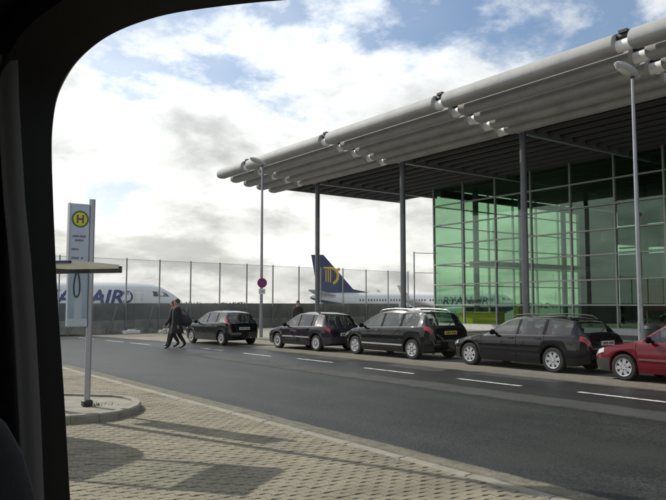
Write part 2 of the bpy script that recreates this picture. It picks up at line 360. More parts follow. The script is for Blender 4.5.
vv = base[None] + np.concatenate([rest, rng.uniform(-.003, .002, (len(rest), 1))], 1)[:, None, :]
vv[:, :, 2] += rng.normal(0, .004, (len(rest), 1)) * (base[None, :, 0] - .11) * 1.0
allv = vv.reshape(-1, 3); nb = len(pav_v); fs = []
for k in range(len(rest)):
    b = k * nb; fs += [tuple(i + b for i in f) for f in pav_f]
me = bpy.data.meshes.new('paver_field'); me.from_pydata(allv.tolist(), [], fs); me.materials.append(PAVER); me.update()
tag(link('paver_field', me, plaza), kind='stuff')
hp = [(G, G), (PL / 4, .013 + G), (PL / 2 - G, G), (PL / 2 - G, PW_ - G), (PL / 4, PW_ + .013 - G), (G, PW_ - G), (.012 + G, PW_ / 2)]; mb = MB()
for x, y in halves: mb.prism([(x + PL / 2 + a, y + b) for a, b in hp], -.03, random.uniform(-.003, .001))
tag(mb.build('half_paver_row', PAVER, plaza), kind='stuff')
kme = MB().box((0, 0, 0), (.125, .992, .2), bev=.012).mesh('kerb_stone', KERB)
for i in range(27): link('kerb_stone', kme, plaza, (KX - .068 + random.uniform(-.004, .004), -4.5 + i * 1.0, -.1 + random.uniform(-.003, .003)))
kme2 = MB().box((0, 0, 0), (.12, .995, .3), bev=.012).mesh('kerb_stone', KERB)
foot = bpy.data.objects['footway']
for i in range(37): link('kerb_stone', kme2, foot, (17.06, -2.5 + i * 1.0, -.045))
# traffic island with its kerb stones
isl = sheet('traffic_island', ISLAND, 0.085, M('island_paving', (0.22, 0.205, 0.165), 0.9, var=0.25, vscale=3, bump=.4, bscale=60), thick=0.2)
def arc_pts(poly, step):
    out_ = []
    for a, b in zip(poly[:-1], poly[1:]):
        a, b = Vector(a), Vector(b); n = max(1, round((b - a).length / step))
        out_ += [a.lerp(b, k / n) for k in range(n)]
    return out_ + [Vector(poly[-1])]
kp = arc_pts(ISLAND[1:17], 0.8)
def inward(i):
    a, b = kp[max(i - 1, 0)], kp[min(i + 1, len(kp) - 1)]; d = (b - a).normalized(); return Vector((-d.y, d.x))
for i in range(len(kp) - 1):
    a, b = kp[i], kp[i + 1]; d = (b - a).normalized() * .004
    na, nb_ = inward(i), inward(i + 1)
    o0, o1 = a + d - na * .012, b - d - nb_ * .012; i0, i1 = a + d + na * .12, b - d + nb_ * .12; c0, c1 = a + d + na * .012, b - d + nb_ * .012
    mb = MB(); vs_ = [(o0.x, o0.y, -.03), (o1.x, o1.y, -.03), (i1.x, i1.y, -.03), (i0.x, i0.y, -.03), (o0.x, o0.y, .095), (o1.x, o1.y, .095), (c1.x, c1.y, .12), (i1.x, i1.y, .12), (i0.x, i0.y, .12), (c0.x, c0.y, .12)]
    mb.add(vs_, [(0, 1, 5, 4), (4, 5, 6, 9), (9, 6, 7, 8), (8, 7, 2, 3), (0, 4, 9, 8, 3), (1, 2, 7, 6, 5), (0, 3, 2, 1)])
    mb.build('kerb_stone', KERB, isl)
# weeds at the foot of the stop sign
mb = MB()
for k in range(60):
    a = random.uniform(0, 6.28); r = abs(random.gauss(0, .09)); p = Vector((3.62 + r * math.cos(a) * 1.6, 11.45 + r * math.sin(a), .085)); h = random.uniform(.02, .07); t = random.uniform(0, 6.28)
    dx, dy = math.cos(t), math.sin(t)
    mb.add([p + Vector((-dy * .006, dx * .006, 0)), p + Vector((dy * .006, -dx * .006, 0)), p + Vector((dx * h * .6, dy * h * .6, h))], [(0, 1, 2)])
tag(mb.build('weeds', M('weed_green', (0.10, 0.12, 0.03), 0.8)), 'small tuft of weeds growing at the foot of the stop sign', 'weeds', kind='stuff')

# ================================================================== TERMINAL BUILDING
bld = empty('terminal_building', (34.0, 35.0, 0.0))
tag(bld, 'green glass terminal hall under a wide canopy of pale horizontal louvre tubes', 'building')
BO = Vector((34.0, 35.0, 0.0))
def bl(mb): mb.v = [(x - BO.x, y - BO.y, z - BO.z) for x, y, z in mb.v]; return mb
def bpart(name, mb, mat, smooth=None): return bl(mb).build(name, mat, bld, smooth=smooth)
TX = [20.45, 21.43, 22.40, 23.37, 24.30]; TZ = [10.12, 9.95, 9.78, 9.65, 9.55]
JY = [40.45, 36.95, 28.70, 20.45, 12.20, 3.95, -4.3, -12.55, -20.8]
prof_n = 20
for tx, tz in zip(TX, TZ):
    for k, (ya, yb) in enumerate(zip(JY[:-1], JY[1:])):
        y0, y1 = ya - (0 if k == 0 else .26), yb + .26
        mb = MB(); vs_ = []
        ring = [(math.copysign(abs(math.cos(t)) ** .8, math.cos(t)) * .42, math.copysign(abs(math.sin(t)) ** .8, math.sin(t)) * .33) for t in [2 * math.pi * i / prof_n for i in range(prof_n)]]
        for y, s_ in ((y0, .93), (y0 - .03, 1), (y1 + .03, 1), (y1, .93)): vs_ += [(tx + a * s_ + b * s_ * .25, y, tz + b * s_) for a, b in ring]
        fs_ = [(l * prof_n + i, l * prof_n + (i + 1) % prof_n, (l + 1) * prof_n + (i + 1) % prof_n, (l + 1) * prof_n + i) for l in range(3) for i in range(prof_n)]
        fs_ += [tuple(range(prof_n - 1, -1, -1)), tuple(range(3 * prof_n, 4 * prof_n))]
        mb.add(vs_, fs_); bpart('louvre_tube', mb, TUBE, smooth=35)
    for yj in JY[1:-1]:
        mb = MB(); mb.tube((tx - .02, yj - .3, tz + .17), (tx - .02, yj + .3, tz + .17), .16, n=10); mb.box((tx - .02, yj, tz + .30), (.40, .30, .10)); bpart('tube_clamp', mb, BLACKSTEEL)
        mb = MB(); mb.tube((tx - .06, yj - .3, tz - .12), (tx - .06, yj + .3, tz - .12), .20, n=14); bpart('tube_sleeve', mb, WHITEP, smooth=40)
# roof, soffit ribs, girders
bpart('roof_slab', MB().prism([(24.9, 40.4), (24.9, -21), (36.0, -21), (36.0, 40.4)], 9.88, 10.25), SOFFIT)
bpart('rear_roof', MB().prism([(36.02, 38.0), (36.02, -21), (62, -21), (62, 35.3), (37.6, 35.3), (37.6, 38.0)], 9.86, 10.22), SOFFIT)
bpart('roof_end_trim', MB().box((30.45, 40.46, 9.86), (11.2, .1, .66)), GREYPAINT)
for k in range(11):
    x = 25.4 + k * .97
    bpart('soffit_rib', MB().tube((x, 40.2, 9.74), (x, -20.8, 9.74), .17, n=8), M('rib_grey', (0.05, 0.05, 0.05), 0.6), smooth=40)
for yj in JY[1:-1]:
    mb = MB(); mb.box((30.6, yj, 9.62), (11.0, .22, .30)); bpart('roof_girder', mb, GREYPAINT)
for yc in JY[1:-2]:
    mb = MB(); mb.tube((25.5, yc, .1), (25.5, yc, 9.55), .15, n=20); bpart('column', mb, COLUMN, smooth=40)
# facade grid
ZS = [0.42, 1.67, 3.04, 4.40, 5.75, 7.10, 8.46, 9.82]
YM = [35.0 - 2.75 * k for k in range(17)]; XM = [34.0 + 2.75 * k for k in range(7)]
GRIDC = [34.0, 35.0]
for y in YM:
    bpart('mullion', MB().box((33.98, y, 5.0), (.16, .085, 9.7)), MULL)
for x in XM[1:]:
    bpart('mullion', MB().box((x, 34.99, 5.0), (.085, .16, 9.7)), MULL)
for z in ZS:
    h_ = .075
    bpart('transom', MB().box((33.93, (35.0 + YM[-1]) / 2, z), (.14, 35.0 - YM[-1], h_)), MULL)
    bpart('transom', MB().box(((34.0 + XM[-1]) / 2, 35.05, z), (XM[-1] - 34.0, .14, h_)), MULL)
ptilt = lambda: random.gauss(0, .0035)
pane_f = MB().box((0, 0, 0), (.02, 2.65, 1.28)).mesh('pane', FGLASS); pane_s = MB().box((0, 0, 0), (2.65, .02, 1.28)).mesh('pane', FGLASS)
for z0, z1 in zip(ZS[:-1], ZS[1:]):
    for y0, y1 in zip(YM[:-1], YM[1:]): link('pane', pane_f, bld, (34.0 - BO.x, (y0 + y1) / 2 - BO.y, (z0 + z1) / 2), (0, ptilt(), ptilt()))
    for x0, x1 in zip(XM[:-1], XM[1:]): link('pane', pane_s, bld, ((x0 + x1) / 2 - BO.x, 0, (z0 + z1) / 2), (ptilt(), 0, ptilt()))
bpart('plinth', MB().box((33.99, 13.0, .2), (.3, 44.2, .42)).box((42.3, 35.0, .2), (16.4, .3, .418)), M('plinth_white', (0.62, 0.62, 0.6), 0.7, var=.1))
# hall behind the glass
bpart('hall_floor', MB().prism(rect(34.16, -9, 60, 34.84), .1, .16), M('hall_floor', (0.15, 0.15, 0.14), 0.35))
wallm = M('hall_wall', (0.10, 0.105, 0.10), 0.8)
bpart('rear_wall', MB().box((56.1, 13.0, 3.0), (.3, 43.6, 6.0)).box((56.1, 13.0, 9.2), (.3, 43.6, 1.3)), wallm)
bpart('end_wall', MB().box((53.2, 35.0, 4.9), (5.5, .3, 9.7)), wallm)
for k in range(15): bpart('clerestory_post', MB().box((56.1, 33.0 - 2.9 * k, 7.3), (.3, 1.1 if k % 3 == 1 else .35, 2.59)), BLACKSTEEL)
for k in range(7): bpart('sun_slat', MB().box((56.3, 13.0, 6.25 + .36 * k), (.5, 43.6, .12)), BLACKSTEEL)
cpane = glass('clerestory_glass', (0.7, 0.9, 0.8), 0.06)
bpart('clerestory_pane', MB().box((56.0, 13.0, 7.3), (.02, 43.6, 2.55)), cpane)
bpart('side_beam', MB().box((42.2, 34.4, 9.3), (16, .3, .45)), BLACKSTEEL)
bpart('side_walkway', MB().box((44.0, 33.6, 4.55), (15, 1.0, .32)), GREYPAINT)
for x in (36.2, 41.0, 46.0): bpart('hall_column', MB().tube((x, 33.2, .15), (x, 33.2, 9.8), .2, n=14), COLUMN, smooth=40)
mez = [(40.5, -8), (55.9, -8), (55.9, 25), (47, 27.4)] + [(44.0 - 3.4 * math.cos(t) , 25.0 + 2.9 * math.sin(t)) for t in [math.pi * .5 - k * math.pi / 16 for k in range(9)]]
bpart('mezzanine', MB().prism(mez, 5.85, 6.5), M('mezzanine_grey', (0.2, 0.2, 0.2), 0.7))
bpart('mezzanine_wall', MB().box((48.0, 7.0, 2.9), (.25, 30, 5.85)), wallm)
for y in (24, 17, 10, 3): bpart('hall_column', MB().tube((41.5, y, .15), (41.5, y, 9.8), .22, n=14), BLACKSTEEL, smooth=40)
bpart('counter', MB().box((35.3, 32.0, .66), (.7, 3.4, 1.0), bev=.04).box((35.25, 32.0, 1.18), (.85, 3.6, .07)), M('counter_yellow', (0.85, 0.62, 0.02), 0.4))
bpart('info_pillar', MB().box((35.6, 29.2, .85), (.4, .4, 1.4), bev=.03), M('counter_yellow', (0.62, 0.48, 0.02), 0.4))
for yy in (20.5, 14.5): bpart('ticket_desk', MB().box((38.5, yy, .7), (.9, 3.2, 1.1), bev=.04).box((38.4, yy, 1.29), (1.1, 3.4, .06)), M('desk_dark', (0.07, 0.05, 0.045), 0.5))
post = empty('hall_poster', (36.0, 19.0, 0.16)); tag(post, 'red advertising board with a cream letter standing inside the glass hall', 'poster board')
MB().box((0, 0, 1.95), (.08, 4.2, 1.5), bev=.02).build('board', M('poster_red', (0.26, 0.03, 0.03), 0.5), post)
for dy in (-1.8, 1.8): MB().box((0, dy, .6), (.07, .07, 1.22)).build('leg', GALV, post)
tm = text_mesh('S', .9, .01); tm.materials.append(M('cream_ink', (0.75, 0.65, 0.45), 0.6)); link('letter', tm, post, (-.046, -.1, 1.62), (math.pi / 2, 0, -math.pi / 2))

# ================================================================== BOUNDARY: wall, fence
wd = (FB - FA).normalized(); wn = Vector((-wd.y, wd.x)); wang = math.atan2(wd.y, wd.x); WL = (FB - FA).length
wall = empty('boundary_wall', (FA.x, FA.y, 0), wang); tag(wall, 'low dark concrete boundary wall running below the tall airport fence', 'wall')
WALLM = M('wall_concrete', (0.17, 0.163, 0.145), 0.9, island=.3, var=0.35, vscale=0.8, bump=.4, bscale=20, dark=(0.10, 0.097, 0.085), dscale=0.6)
npan = int(WL / 2.4)
for k in range(npan):
    MB().box((1.2 + k * 2.4, .35, .13), (2.385, .22, 3.30), bev=.02).build('wall_panel', WALLM, wall)
for k in range(npan): MB().box((1.2 + k * 2.4, .22, .36), (2.39, .1, .78 + .05 * (k % 3 == 1)), bev=.02).build('base_block', M('wall_base', (0.34, 0.33, 0.29), 0.9, island=.15, var=.35, vscale=1.2, dark=(0.2, 0.19, 0.16), dscale=.9), wall)
for k in range(npan):
    x = 2.4 * k + .6
    mb = MB(); mb.add([(x, -.12, -.02), (x + .1, -.12, -.02), (x + .75, .20, 1.5), (x + .65, .20, 1.5), (x, .02, -.02), (x + .1, .02, -.02), (x + .75, .24, 1.6), (x + .65, .24, 1.6)], [(0, 1, 2, 3), (4, 5, 6, 7), (0, 1, 5, 4), (3, 2, 6, 7), (0, 3, 7, 4), (1, 2, 6, 5)])
    mb.build('strut', M('strut_grey', (0.2, 0.2, 0.19), 0.7), wall)
fence = empty('airport_fence', (FA.x, FA.y, 0), wang); tag(fence, 'tall airport security fence of slim posts and fine grey mesh above the dark wall', 'fence')
FPX = [(60, 252), (93, 254), (127, 255), (160, 257), (191, 259), (220, 260), (247, 262), (273, 264), (299, 266), (321, 267), (343, 268), (366, 269), (388, 270), (408, 271)]
ts = [0.6 + 2.55 * k for k in range(14)]
for x, y in FPX:
    r = ray(x, y); rr = Vector((r.x, r.y))
    # intersection of the view direction with the fence line
    A = np.array([[rr.x, -wd.x], [rr.y, -wd.y]]); s_ = np.linalg.solve(A, np.array([FA.x, FA.y])); ts.append(float(s_[1]))
ts = sorted(t for i, t in enumerate(ts) if 0 < t < WL); ts = [t for i, t in enumerate(ts) if i == 0 or t - ts[i - 1] > 1.0]
for t in ts: MB().box((t, 0, 2.2), (.06, .08, 4.6)).build('post', GALV, fence)
MESHV = veil('fence_mesh', (0.27, 0.32, 0.35), 0.24)
for a, b in zip(ts[:-1], ts[1:]): MB().add([(a + .045, .02, .3), (b - .045, .02, .3), (b - .045, .02, 4.42), (a + .045, .02, 4.42)], [(0, 1, 2, 3)]).build('mesh_panel', MESHV, fence)
for a, b in zip(ts[:-1], ts[1:]): MB().tube((a, .02, 4.43), (b, .02, 4.43), .012, n=6).build('top_wire', GALV, fence)
mast = empty('fence_mast', (40.6, 44.3, 0)); tag(mast, 'slim galvanised mast taller than the fence posts beside the glass hall corner', 'mast')
MB().tube((0, 0, 0), (0, 0, 6.2), .06, n=10).build('pole', GALV, mast); MB().path([(0, 0, 6.1), (2.2, -.6, 6.1)], .03, 6).build('arm', GALV, mast); MB().path([(0, 0, 4.4), (2.2, -.6, 4.4)], .025, 6).build('arm', GALV, mast)
for (px, py, wd_) in ((122, 332.5, 1.0), (152, 331.3, 1.0), (139, 330.3, .8)):
    c = gnd(px, py, 0.02)
    # foot blocks of a mobile barrier, standing on the road in front of the wall
    o = MB().box((0, 0, .11), (wd_, .34, .2), bev=.03).box((0, 0, .24), (wd_ * .45, .2, .08), bev=.02).build('concrete_block', M('block_white', (0.8, 0.8, 0.77), 0.8, var=.15), loc=(c.x, min(c.y, 40.2), -.02), rot=(0, 0, wang))
    tag(o, 'white concrete foot block lying at the base of the airport fence', 'block', 'concrete blocks along the fence')
# far woodland behind the apron
mb = MB(); TL = 620
for k in range(9000):
    a = rad(-25 + 100 * random.random()); d = TL + random.uniform(-30, 60); h = 3.9 + 0.9 * math.sin(a * 31) + .7 * math.sin(a * 77 + 1) + random.uniform(-.5, .6)
    c = (d * math.sin(a), d * math.cos(a), -1.5 + random.random() * max(h, 1.5)); r = random.uniform(.5, 1.1)
    u = Vector((random.gauss(0, 1), random.gauss(0, 1), random.gauss(0, 1))).normalized(); v_ = u.orthogonal().normalized(); c = Vector(c)
    mb.add([c + u * r, c + v_ * r, c - u * r, c - v_ * r], [(0, 1, 2, 3)])
tag(mb.build('far_wood', M('far_foliage', (0.05, 0.065, 0.045), 0.9, var=.3, vscale=.05)), 'low dark wood along the horizon beyond the apron', 'woodland', kind='stuff')

# ================================================================== AIRLINERS
def airliner():
    root = empty('airliner')
    WH = M('aircraft_white', (0.78, 0.78, 0.76), 0.3, var=.03, vscale=.3, coat=.3); NV = M('aircraft_navy', (0.012, 0.022, 0.10), 0.3, coat=.3); YL = M('aircraft_yellow', (0.75, 0.50, 0.03), 0.4)
    # x forward, nose at 0, fuselage sections: x, centre z, half width, half height
    S = [(0, 3.05, .02, .02), (-.15, 3.06, .32, .34), (-.5, 3.10, .66, .70), (-1.1, 3.18, 1.02, 1.08), (-1.7, 3.26, 1.25, 1.36), (-2.4, 3.35, 1.47, 1.66), (-3.3, 3.40, 1.68, 1.86), (-4.6, 3.42, 1.84, 1.97), (-6, 3.42, 1.88, 2.0), (-12, 3.42, 1.88, 2.0), (-20, 3.42, 1.88, 2.0), (-26, 3.42, 1.88, 2.0), (-29, 3.52, 1.82, 1.92), (-32, 3.80, 1.58, 1.64), (-35, 4.16, 1.16, 1.25), (-37.5, 4.46, .70, .80), (-38.8, 4.60, .38, .42), (-39.1, 4.62, .2, .22)]
    n = 36; vs_ = []
    for x, zc_, hw, hh in S: vs_ += [(x, hw * math.cos(2 * math.pi * i / n), zc_ + hh * math.sin(2 * math.pi * i / n)) for i in range(n)]
    mb = MB(); mb.v = vs_
    for l in range(len(S) - 1):
        for i in range(n):
            j = (i + 1) % n; mid = math.sin(2 * math.pi * (i + .5) / n)
            mb.f.append((l * n + i, l * n + j, (l + 1) * n + j, (l + 1) * n + i)); mb.m.append(2 if -.42 < mid < -.30 else 1 if mid < -.35 else 0)
    mb.f += [tuple(range(n - 1, -1, -1)), tuple(range((len(S) - 1) * n, len(S) * n))]; mb.m += [0, 0]
    mb.build('fuselage', [WH, NV, YL], root, smooth=60)
    def slab(name, pts, th, mat, axis):
        # pts: planform list (a,b); axis 'y' -> upright fin in x-z, 'z' -> flat wing
        mb = MB(); nn = len(pts)
        if axis == 'fin': vs0 = [(a, -th, b) for a, b in pts] + [(a, th, b) for a, b in pts]
        else: vs0 = [(a, b, c - th) for a, b, c in pts] + [(a, b, c + th) for a, b, c in pts]
        mb.add(vs0, [tuple(range(nn - 1, -1, -1)), tuple(range(nn, 2 * nn))] + [(i, (i + 1) % nn, nn + (i + 1) % nn, nn + i) for i in range(nn)])
        return mb.build(name, mat, root)
    fin = slab('tail_fin', [(-27.6, 5.35), (-31.0, 6.05), (-36.6, 12.5), (-38.9, 12.5), (-37.6, 5.2), (-36.5, 4.9), (-30, 5.1)], .14, NV, 'fin')
    # golden harp figure on both faces of the fin
    for sgn in (-1, 1):
        mb = MB(); y = sgn * .15
        arc = [(-35.1 + 1.25 * math.cos(t), 8.55 + 1.45 * math.sin(t)) for t in [rad(-75 + 12 * k) for k in range(14)]]
        for (a, b) in zip(arc[:-1], arc[1:]):
            d = Vector((b[0] - a[0], b[1] - a[1])).normalized() * .24; nx, nz = -d.y, d.x
            mb.add([(a[0] + nx, y, a[1] + nz), (b[0] + nx, y, b[1] + nz), (b[0] - nx, y, b[1] - nz), (a[0] - nx, y, a[1] - nz)], [(0, 1, 2, 3)])
        for k in range(3): mb.box((-36.1 + .42 * k, y, 8.6 + .1 * k), (.17, .01, 2.3 + .3 * k))
        mb.box((-35.7, y, 10.05), (1.7, .011, .28)); mb.ellipsoid((-33.75, y, 9.75), (.3, .012, .32), 10, 6)
        mb.build('harp_emblem', YL, fin)
    for sgn in (-1, 1):
        slab('stabiliser', [(-34.2, sgn * .9, 4.9), (-38.0, sgn * 7.1, 5.75), (-39.4, sgn * 7.1, 5.75), (-37.9, sgn * .6, 4.9)], .07, M('aircraft_grey', (0.5, 0.5, 0.5), 0.4), 'wing')
        wg = slab('wing', [(-12.6, sgn * 1.5, 2.35), (-17.6, sgn * 8.0, 3.0), (-22.4, sgn * 17.2, 3.95), (-23.9, sgn * 17.2, 3.95), (-20.2, sgn * 6.0, 2.8), (-20.3, sgn * 1.5, 2.35)], .16, M('aircraft_grey', (0.5, 0.5, 0.5), 0.4), 'wing')
        mb = MB(); mb.add([(-22.4, sgn * 17.2, 3.95), (-23.9, sgn * 17.2, 3.95), (-25.0, sgn * 17.75, 6.3), (-24.4, sgn * 17.75, 6.3), (-22.4, sgn * 17.28, 3.95), (-23.9, sgn * 17.28, 3.95), (-25.0, sgn * 17.82, 6.3), (-24.4, sgn * 17.82, 6.3)], [(0, 1, 2, 3), (4, 5, 6, 7), (0, 1, 5, 4), (1, 2, 6, 5), (2, 3, 7, 6), (3, 0, 4, 7)]); mb.build('winglet', WH, wg)
        mb = MB(); mb.lathe([(-11.4, .86), (-11.2, .98), (-11.6, 1.08), (-13, 1.1), (-14.8, .95), (-15.6, .62), (-15.6, .01)], 'x', (0, sgn * 4.85, 1.75), 24); mb.lathe([(-11.7, .86), (-11.7, .25), (-11.3, .01)], 'x', (0, sgn * 4.85, 1.75), 24); mb.build('engine', WH, root, smooth=40)
        mb = MB(); mb.box((-14.6, sgn * 4.85, 2.75), (3.4, .2, .5)); mb.build('pylon', WH, root)
        mb = MB()
        for dy in (-.4, .4): mb.tube((-19.4, sgn * 2.86 + dy - .17, .56), (-19.4, sgn * 2.86 + dy + .17, .56), .56, n=18)
        mb.tube((-19.4, sgn * 2.86, .56), (-19.2, sgn * 2.6, 2.4), .13, n=8); mb.build('main_gear', BLACKSTEEL, root)
    mb = MB()
    for dy in (-.24, .24): mb.tube((-4.0, dy - .1, .34), (-4.0, dy + .1, .34), .34, n=16)
    mb.tube((-4.0, 0, .34), (-4.0, 0, 1.7), .09, n=8); mb.build('nose_gear', BLACKSTEEL, root)
    def hull(x, z, off):
        for (a, b) in zip(S[:-1], S[1:]):
            if b[0] <= x <= a[0]:
                u = (x - a[0]) / (b[0] - a[0]); zc_, hw, hh = (a[k] + (b[k] - a[k]) * u for k in (1, 2, 3)); q = max(-1, min(1, (z - zc_) / hh)); return hw * math.sqrt(1 - q * q) + off
        return 0
    wm = M('aircraft_window', (0.03, 0.035, 0.045), 0.2)
    for sgn in (-1, 1):
        mb = MB()
        for k in range(46):
            x = -6.4 - .52 * k
            if 17.0 < -x < 17.4: continue
            P = [(x + dx, sgn * hull(x + dx, z, .012), z) for dx, z in ((-.12, 3.82), (.12, 3.82), (.12, 4.18), (-.12, 4.18))]; mb.add(P, [(0, 1, 2, 3)])
        tag(mb.build('cabin_window_row', wm, root), kind='stuff')
        for x0, x1, x2, x3 in ((-1.95, -2.55, -2.75, -2.2), (-2.6, -3.15, -3.25, -2.8)):
            P = [(x, sgn * hull(x, z, .02), z) for x, z in ((x0, 4.0), (x1, 4.0), (x2, 4.52), (x3, 4.46))]
            MB().add(P, [(0, 1, 2, 3)]).build('cockpit_window', wm, root)
        P = [(x, sgn * hull(x, z, .02), z) for x, z in ((-1.55, 3.98), (-1.9, 4.0), (-2.15, 4.46), (-1.85, 4.3))]
        MB().add(P, [(0, 1, 2, 3)]).build('cockpit_window', wm, root)
        for xd in (-4.6, -33.0):
            P = [(xd + dx, sgn * hull(xd + dx, z, .015), z) for z in (2.75, 3.2, 3.7, 4.15, 4.6) for dx in (-.44, .44)]
            MB().add(P, [(2 * k, 2 * k + 1, 2 * k + 3, 2 * k + 2) for k in range(4)]).build('cabin_door', M('aircraft_door', (0.66, 0.66, 0.65), 0.35), root)
    # title on the right-hand side, wrapped round the hull
    tmesh = text_mesh('RYANAIR', 1.95, .05, .22, 1.05); ll = max(v.co.x for v in tmesh.vertices)
    bm = bmesh.new(); bm.from_mesh(tmesh)
    for k in range(1, 8): bmesh.ops.bisect_plane(bm, geom=list(bm.verts) + list(bm.edges) + list(bm.faces), plane_co=(0, k * .2, 0), plane_no=(0, 1, 0))
    for v in bm.verts:
        x, z = -6.0 - ll + v.co.x, 3.25 + v.co.y; v.co = Vector((x, -hull(x, z, .03), z))
    bm.to_mesh(tmesh); bm.free(); tmesh.materials.append(M('title_navy', (0.015, 0.03, 0.16), 0.4)); link('title_lettering', tmesh, root)
    mb = MB()
    arc = [(-5.75 + .62 * math.cos(t), 3.95 + .62 * math.sin(t)) for t in [rad(-95 + 15 * k) for k in range(13)]]
    for a, b in zip(arc[:-1], arc[1:]): mb.add([(a[0], -hull(a[0], a[1], .03), a[1]), (b[0], -hull(b[0], b[1], .03), b[1]), (-5.75 + (b[0] + 5.75) * .72, -hull(b[0], b[1], .05), 3.95 + (b[1] - 3.95) * .72), (-5.75 + (a[0] + 5.75) * .72, -hull(a[0], a[1], .05), 3.95 + (a[1] - 3.95) * .72)], [(0, 1, 2, 3)])
    for k in range(3):
        x = -6.05 + .2 * k; mb.add([(x, -hull(x, 3.45, .03), 3.4), (x + .09, -hull(x, 3.45, .03), 3.4), (x + .09, -hull(x, 4.4, .03), 4.5), (x, -hull(x, 4.4, .03), 4.5)], [(0, 1, 2, 3)])
    mb.build('harp_emblem', M('title_navy', (0.015, 0.03, 0.16), 0.4), root)
    return root
pl1 = airliner(); pl2 = copy_tree(pl1)
AZP1 = rad(107.0); p = at_depth(184, 297, 72.0)
pl1.location = (p.x, p.y, -1.5); pl1.rotation_euler = (0, 0, math.pi / 2 - AZP1)
tag(pl1, 'white airliner parked nose right, its cockpit and navy title showing through the fence', 'airliner', 'airliners on the apron')
AZP2 = rad(124.0); p = at_depth(311, 290, 131.0); ax = Vector((math.sin(AZP2), math.cos(AZP2)))
nose = Vector((p.x, p.y)) + ax * 38.9
pl2.location = (nose.x, nose.y, -1.5); pl2.rotation_euler = (0, 0, math.pi / 2 - AZP2)
tag(pl2, 'white airliner whose navy tail fin with golden harp rises behind a canopy column', 'airliner', 'airliners on the apron')

# ================================================================== CARS
def wheel_meshes(style, r):
    tw = .20; key = (style, r)
    t = MB(); t.lathe([(-tw / 2, r * .66), (-tw / 2, r * .90), (-tw * .36, r), (tw * .36, r), (tw / 2, r * .90), (tw / 2, r * .66)], 'x', n=32)
    tyre = t.mesh('tyre', RUBBER, smooth=40)
    hb = MB(); hb.tube((-.06, 0, 0), (.0, 0, 0), r * .62, n=24); hub = hb.mesh('wheel', BLACKSTEEL)
    m = MB(); o = -tw / 2                                             # outer face looks to -x
    m.lathe([(-o * -1 + .07, r * .64), (o + .012, r * .67), (o - .004, r * .665), (o + .0, r * .60), (o + .05, r * .57)], 'x', n=32)
    ns = {'star': 7, 'five': 5, 'six': 6, 'cap': 9}[style]
    for k in range(ns):
        a = 2 * math.pi * k / ns + .3; ca, sa = math.cos(a), math.sin(a); wi, wo = (.034, .045) if style == 'star' else (.05, .062) if style in ('five', 'six') else (.06, .052)
        def P(rr, sd, x): return (x, rr * ca - sd * sa, rr * sa + sd * ca)
        x0, x1 = o + .018, o + .006
        m.add([P(.03, -wi, x0 - .012), P(.03, wi, x0 - .012), P(r * .62, wo, x1), P(r * .62, -wo, x1), P(.03, -wi, x0 + .02), P(.03, wi, x0 + .02), P(r * .62, wo, x1 + .025), P(r * .62, -wo, x1 + .025)], [(0, 1, 2, 3), (0, 3, 7, 4), (1, 2, 6, 5), (4, 5, 6, 7)])
    m.lathe([(o - .004, .001), (o - .004, .045), (o + .02, .06)], 'x', n=18)
    if style == 'cap': m.lathe([(o + .03, r * .28), (o + .03, r * .6)], 'x', n=24)
    rim = m.mesh('rim', ALLOY if style in ('star', 'five', 'six') else HUBCAP, smooth=35)
    return hub, tyre, rim

